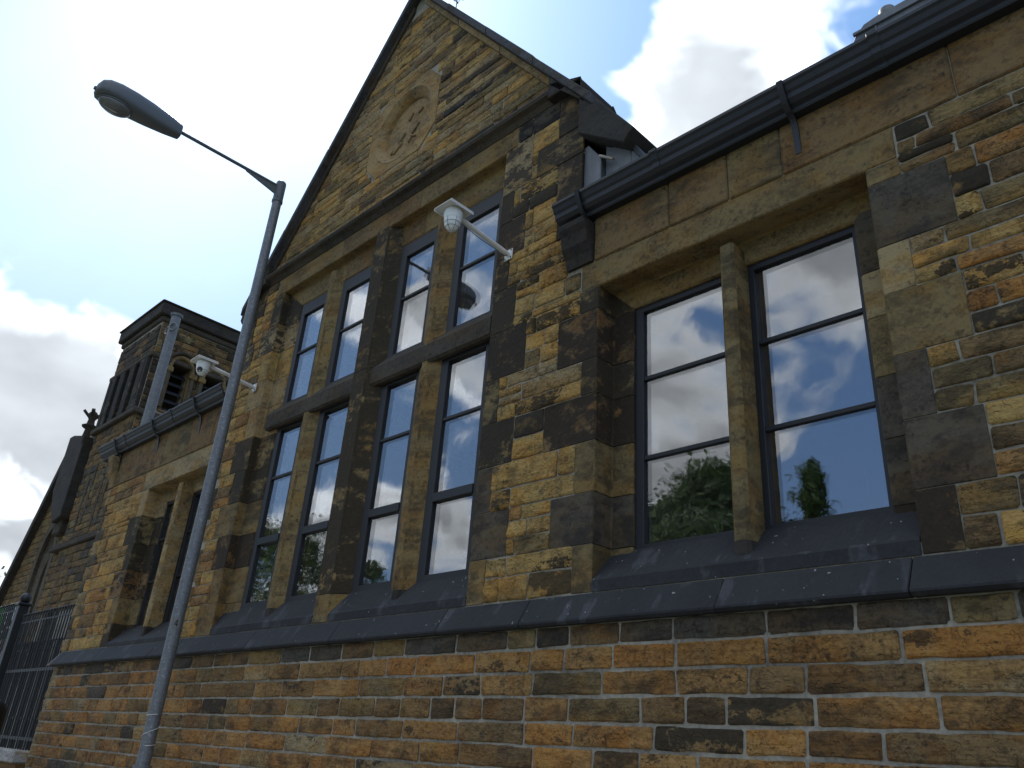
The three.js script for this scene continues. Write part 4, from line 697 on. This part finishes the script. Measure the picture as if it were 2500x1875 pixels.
// ================================================================ black domed pillar at the left edge
{
  const X = -14.05, Z = 1.0, p = thing('black_pillar', 'smooth black pillar with a domed top at the left edge', 'pillar', [X, 0, Z]);
  add(p, 'shaft', lathe([[0, 0], [0.27, 0], [0.27, 1.78]], X, 0, Z, 32), M.paint);
  const d = []; for (let k = 0; k <= 10; k++) { const a = k / 10 * Math.PI / 2; d.push([0.272 * Math.cos(a) + (k === 10 ? 0 : 0.0005), 1.78 + 0.24 * Math.sin(a)]); }
  add(p, 'dome', lathe(d.reverse(), X, 0, Z, 32), M.paint);
}
// ================================================================ trees across the road (mirrored in the windows) and one beyond the church
function tree(name, label, x, z, h, r, crownBase, n, slim = 1, hue = 1) {
  const t = thing(name, label, 'tree', [x, -0.13, z], 'trees'), gs = [rod([x, -0.13, z], [x + 0.1, h * 0.62, z], r * 0.075 + 0.05, 0.06, 10)], tips = [];
  const R = rngOf(Math.round(x * 131 + z * 17 + h * 7));
  for (let k = 0; k < 26; k++) {
    const f = R(), y = lerp(crownBase, h * 0.96, f), prof = Math.sin(Math.PI * Math.min(1, 0.12 + (y - crownBase) / (h - crownBase) * 0.9)) ** 0.7 * r, a = R() * 6.283, d = prof * (0.35 + 0.6 * R());
    const tip = [x + Math.cos(a) * d * slim, y, z + Math.sin(a) * d]; tips.push([tip, 0.22 * r + 0.35 * R() * r]);
    gs.push(rod([x + 0.05, Math.max(crownBase * 0.8, y - d * 0.9), z], tip, 0.045, 0.012, 5));
  }
  tips.push([[x, h - 0.3 * r, z], 0.28 * r], [[x + 0.1, h - 0.1 * r, z], 0.14 * r]);
  add(t, 'trunk', clean(gs), M.bark);
  const P = [], N = [], Cc = [], v = new THREE.Vector3(), a1 = new THREE.Vector3(), a2 = new THREE.Vector3();
  for (let k = 0; k < n; k++) {
    const [c, q] = tips[Math.floor(R() * tips.length)]; let rad = q * Math.cbrt(R()) * (R() < 0.12 ? 1.6 : 1.1);
    v.set(R() - 0.5, R() - 0.5, R() - 0.5).normalize(); const cx = c[0] + v.x * rad * slim, cy = c[1] + v.y * rad * 0.8, cz = c[2] + v.z * rad;
    a1.set(R() - 0.5, R() - 0.5, R() - 0.5).normalize(); a2.crossVectors(a1, v).normalize(); const s = (0.08 + 0.10 * R()), w = s * 0.5;
    const tip = [cx + a1.x * s, cy + a1.y * s - 0.03, cz + a1.z * s], l = [cx + a2.x * w, cy + a2.y * w, cz + a2.z * w], rt = [cx - a2.x * w, cy - a2.y * w, cz - a2.z * w], st = [cx - a1.x * s, cy - a1.y * s, cz - a1.z * s];
    P.push(...st, ...l, ...tip, ...st, ...tip, ...rt); const b = 0.6 + 0.8 * R(); for (let i = 0; i < 6; i++) Cc.push(b * hue * (0.9 + 0.3 * R()), b, b * 0.9);
  }
  const g = new THREE.BufferGeometry(); g.setAttribute('position', new THREE.Float32BufferAttribute(P, 3)); g.setAttribute('color', new THREE.Float32BufferAttribute(Cc, 3)); g.computeVertexNormals(); g.setAttribute('uv', new THREE.Float32BufferAttribute(new Float32Array(P.length / 3 * 2), 2));
  add(t, 'crown', g, M.leaf); return t;
}
tree('broad_tree', 'broad leafy tree mirrored in the left pane of the right window', -15.8, 20, 12.2, 2.9, 4.0, 40000);
tree('broad_tree', 'lower bushy tree mirrored at the left side of that pane', -18.6, 20.5, 11.2, 2.6, 3.5, 26000);
tree('slender_tree', 'slender upright tree mirrored alone against blue in the right pane', -11.35, 20, 11.6, 1.15, 4.0, 8000, 0.55);
tree('broad_tree', 'small round tree mirrored beside the mullion in the right pane', -13.0, 20, 10.6, 1.4, 3.8, 9000);
tree('broad_tree', 'big dark tree mirrored in the lowest left pane of the gable window', -47, 20, 14.2, 4.6, 4.0, 14000);
tree('broad_tree', 'tall dark tree mirrored in the second lowest pane of the gable window', -41.0, 19.5, 12.6, 2.9, 3.0, 11000);
tree('broad_tree', 'small dark tree mirrored at the foot of the third lower pane', -35.6, 20, 11.0, 1.6, 3.0, 7000);
tree('broad_tree', 'green tree showing at the left edge behind the church roof', -45.5, -4.2, 8.9, 2.6, 2.5, 7000);

// ---------------------------------------------------------------- stones of the school: single meshes for the largest, the rest together
{
  stones.sort((a, b) => b.px - a.px);
  const rest = new Map();
  stones.forEach((s, k) => {
    if (k < 300 && s.px > 0) add(s.wall, s.name, s.g, M[s.mat]);
    else { const key = s.wall; if (!rest.has(key)) rest.set(key, {}); (rest.get(key)[s.mat] ??= []).push(s.g); }
  });
  for (const [wall, by] of rest) {
    const mats = Object.keys(by), gs = mats.map(m => mergeGeometries(by[m])), g = mergeGeometries(gs, true), b = bases.get(wall);
    g.translate(-b.x, -b.y, -b.z);
    const m = new THREE.Mesh(g, mats.map(k => M[k])); m.name = 'coursed_stone'; m.userData.kind = 'stuff'; m.castShadow = m.receiveShadow = true; wall.add(m);
  }
}
renderer.render(scene, camera);
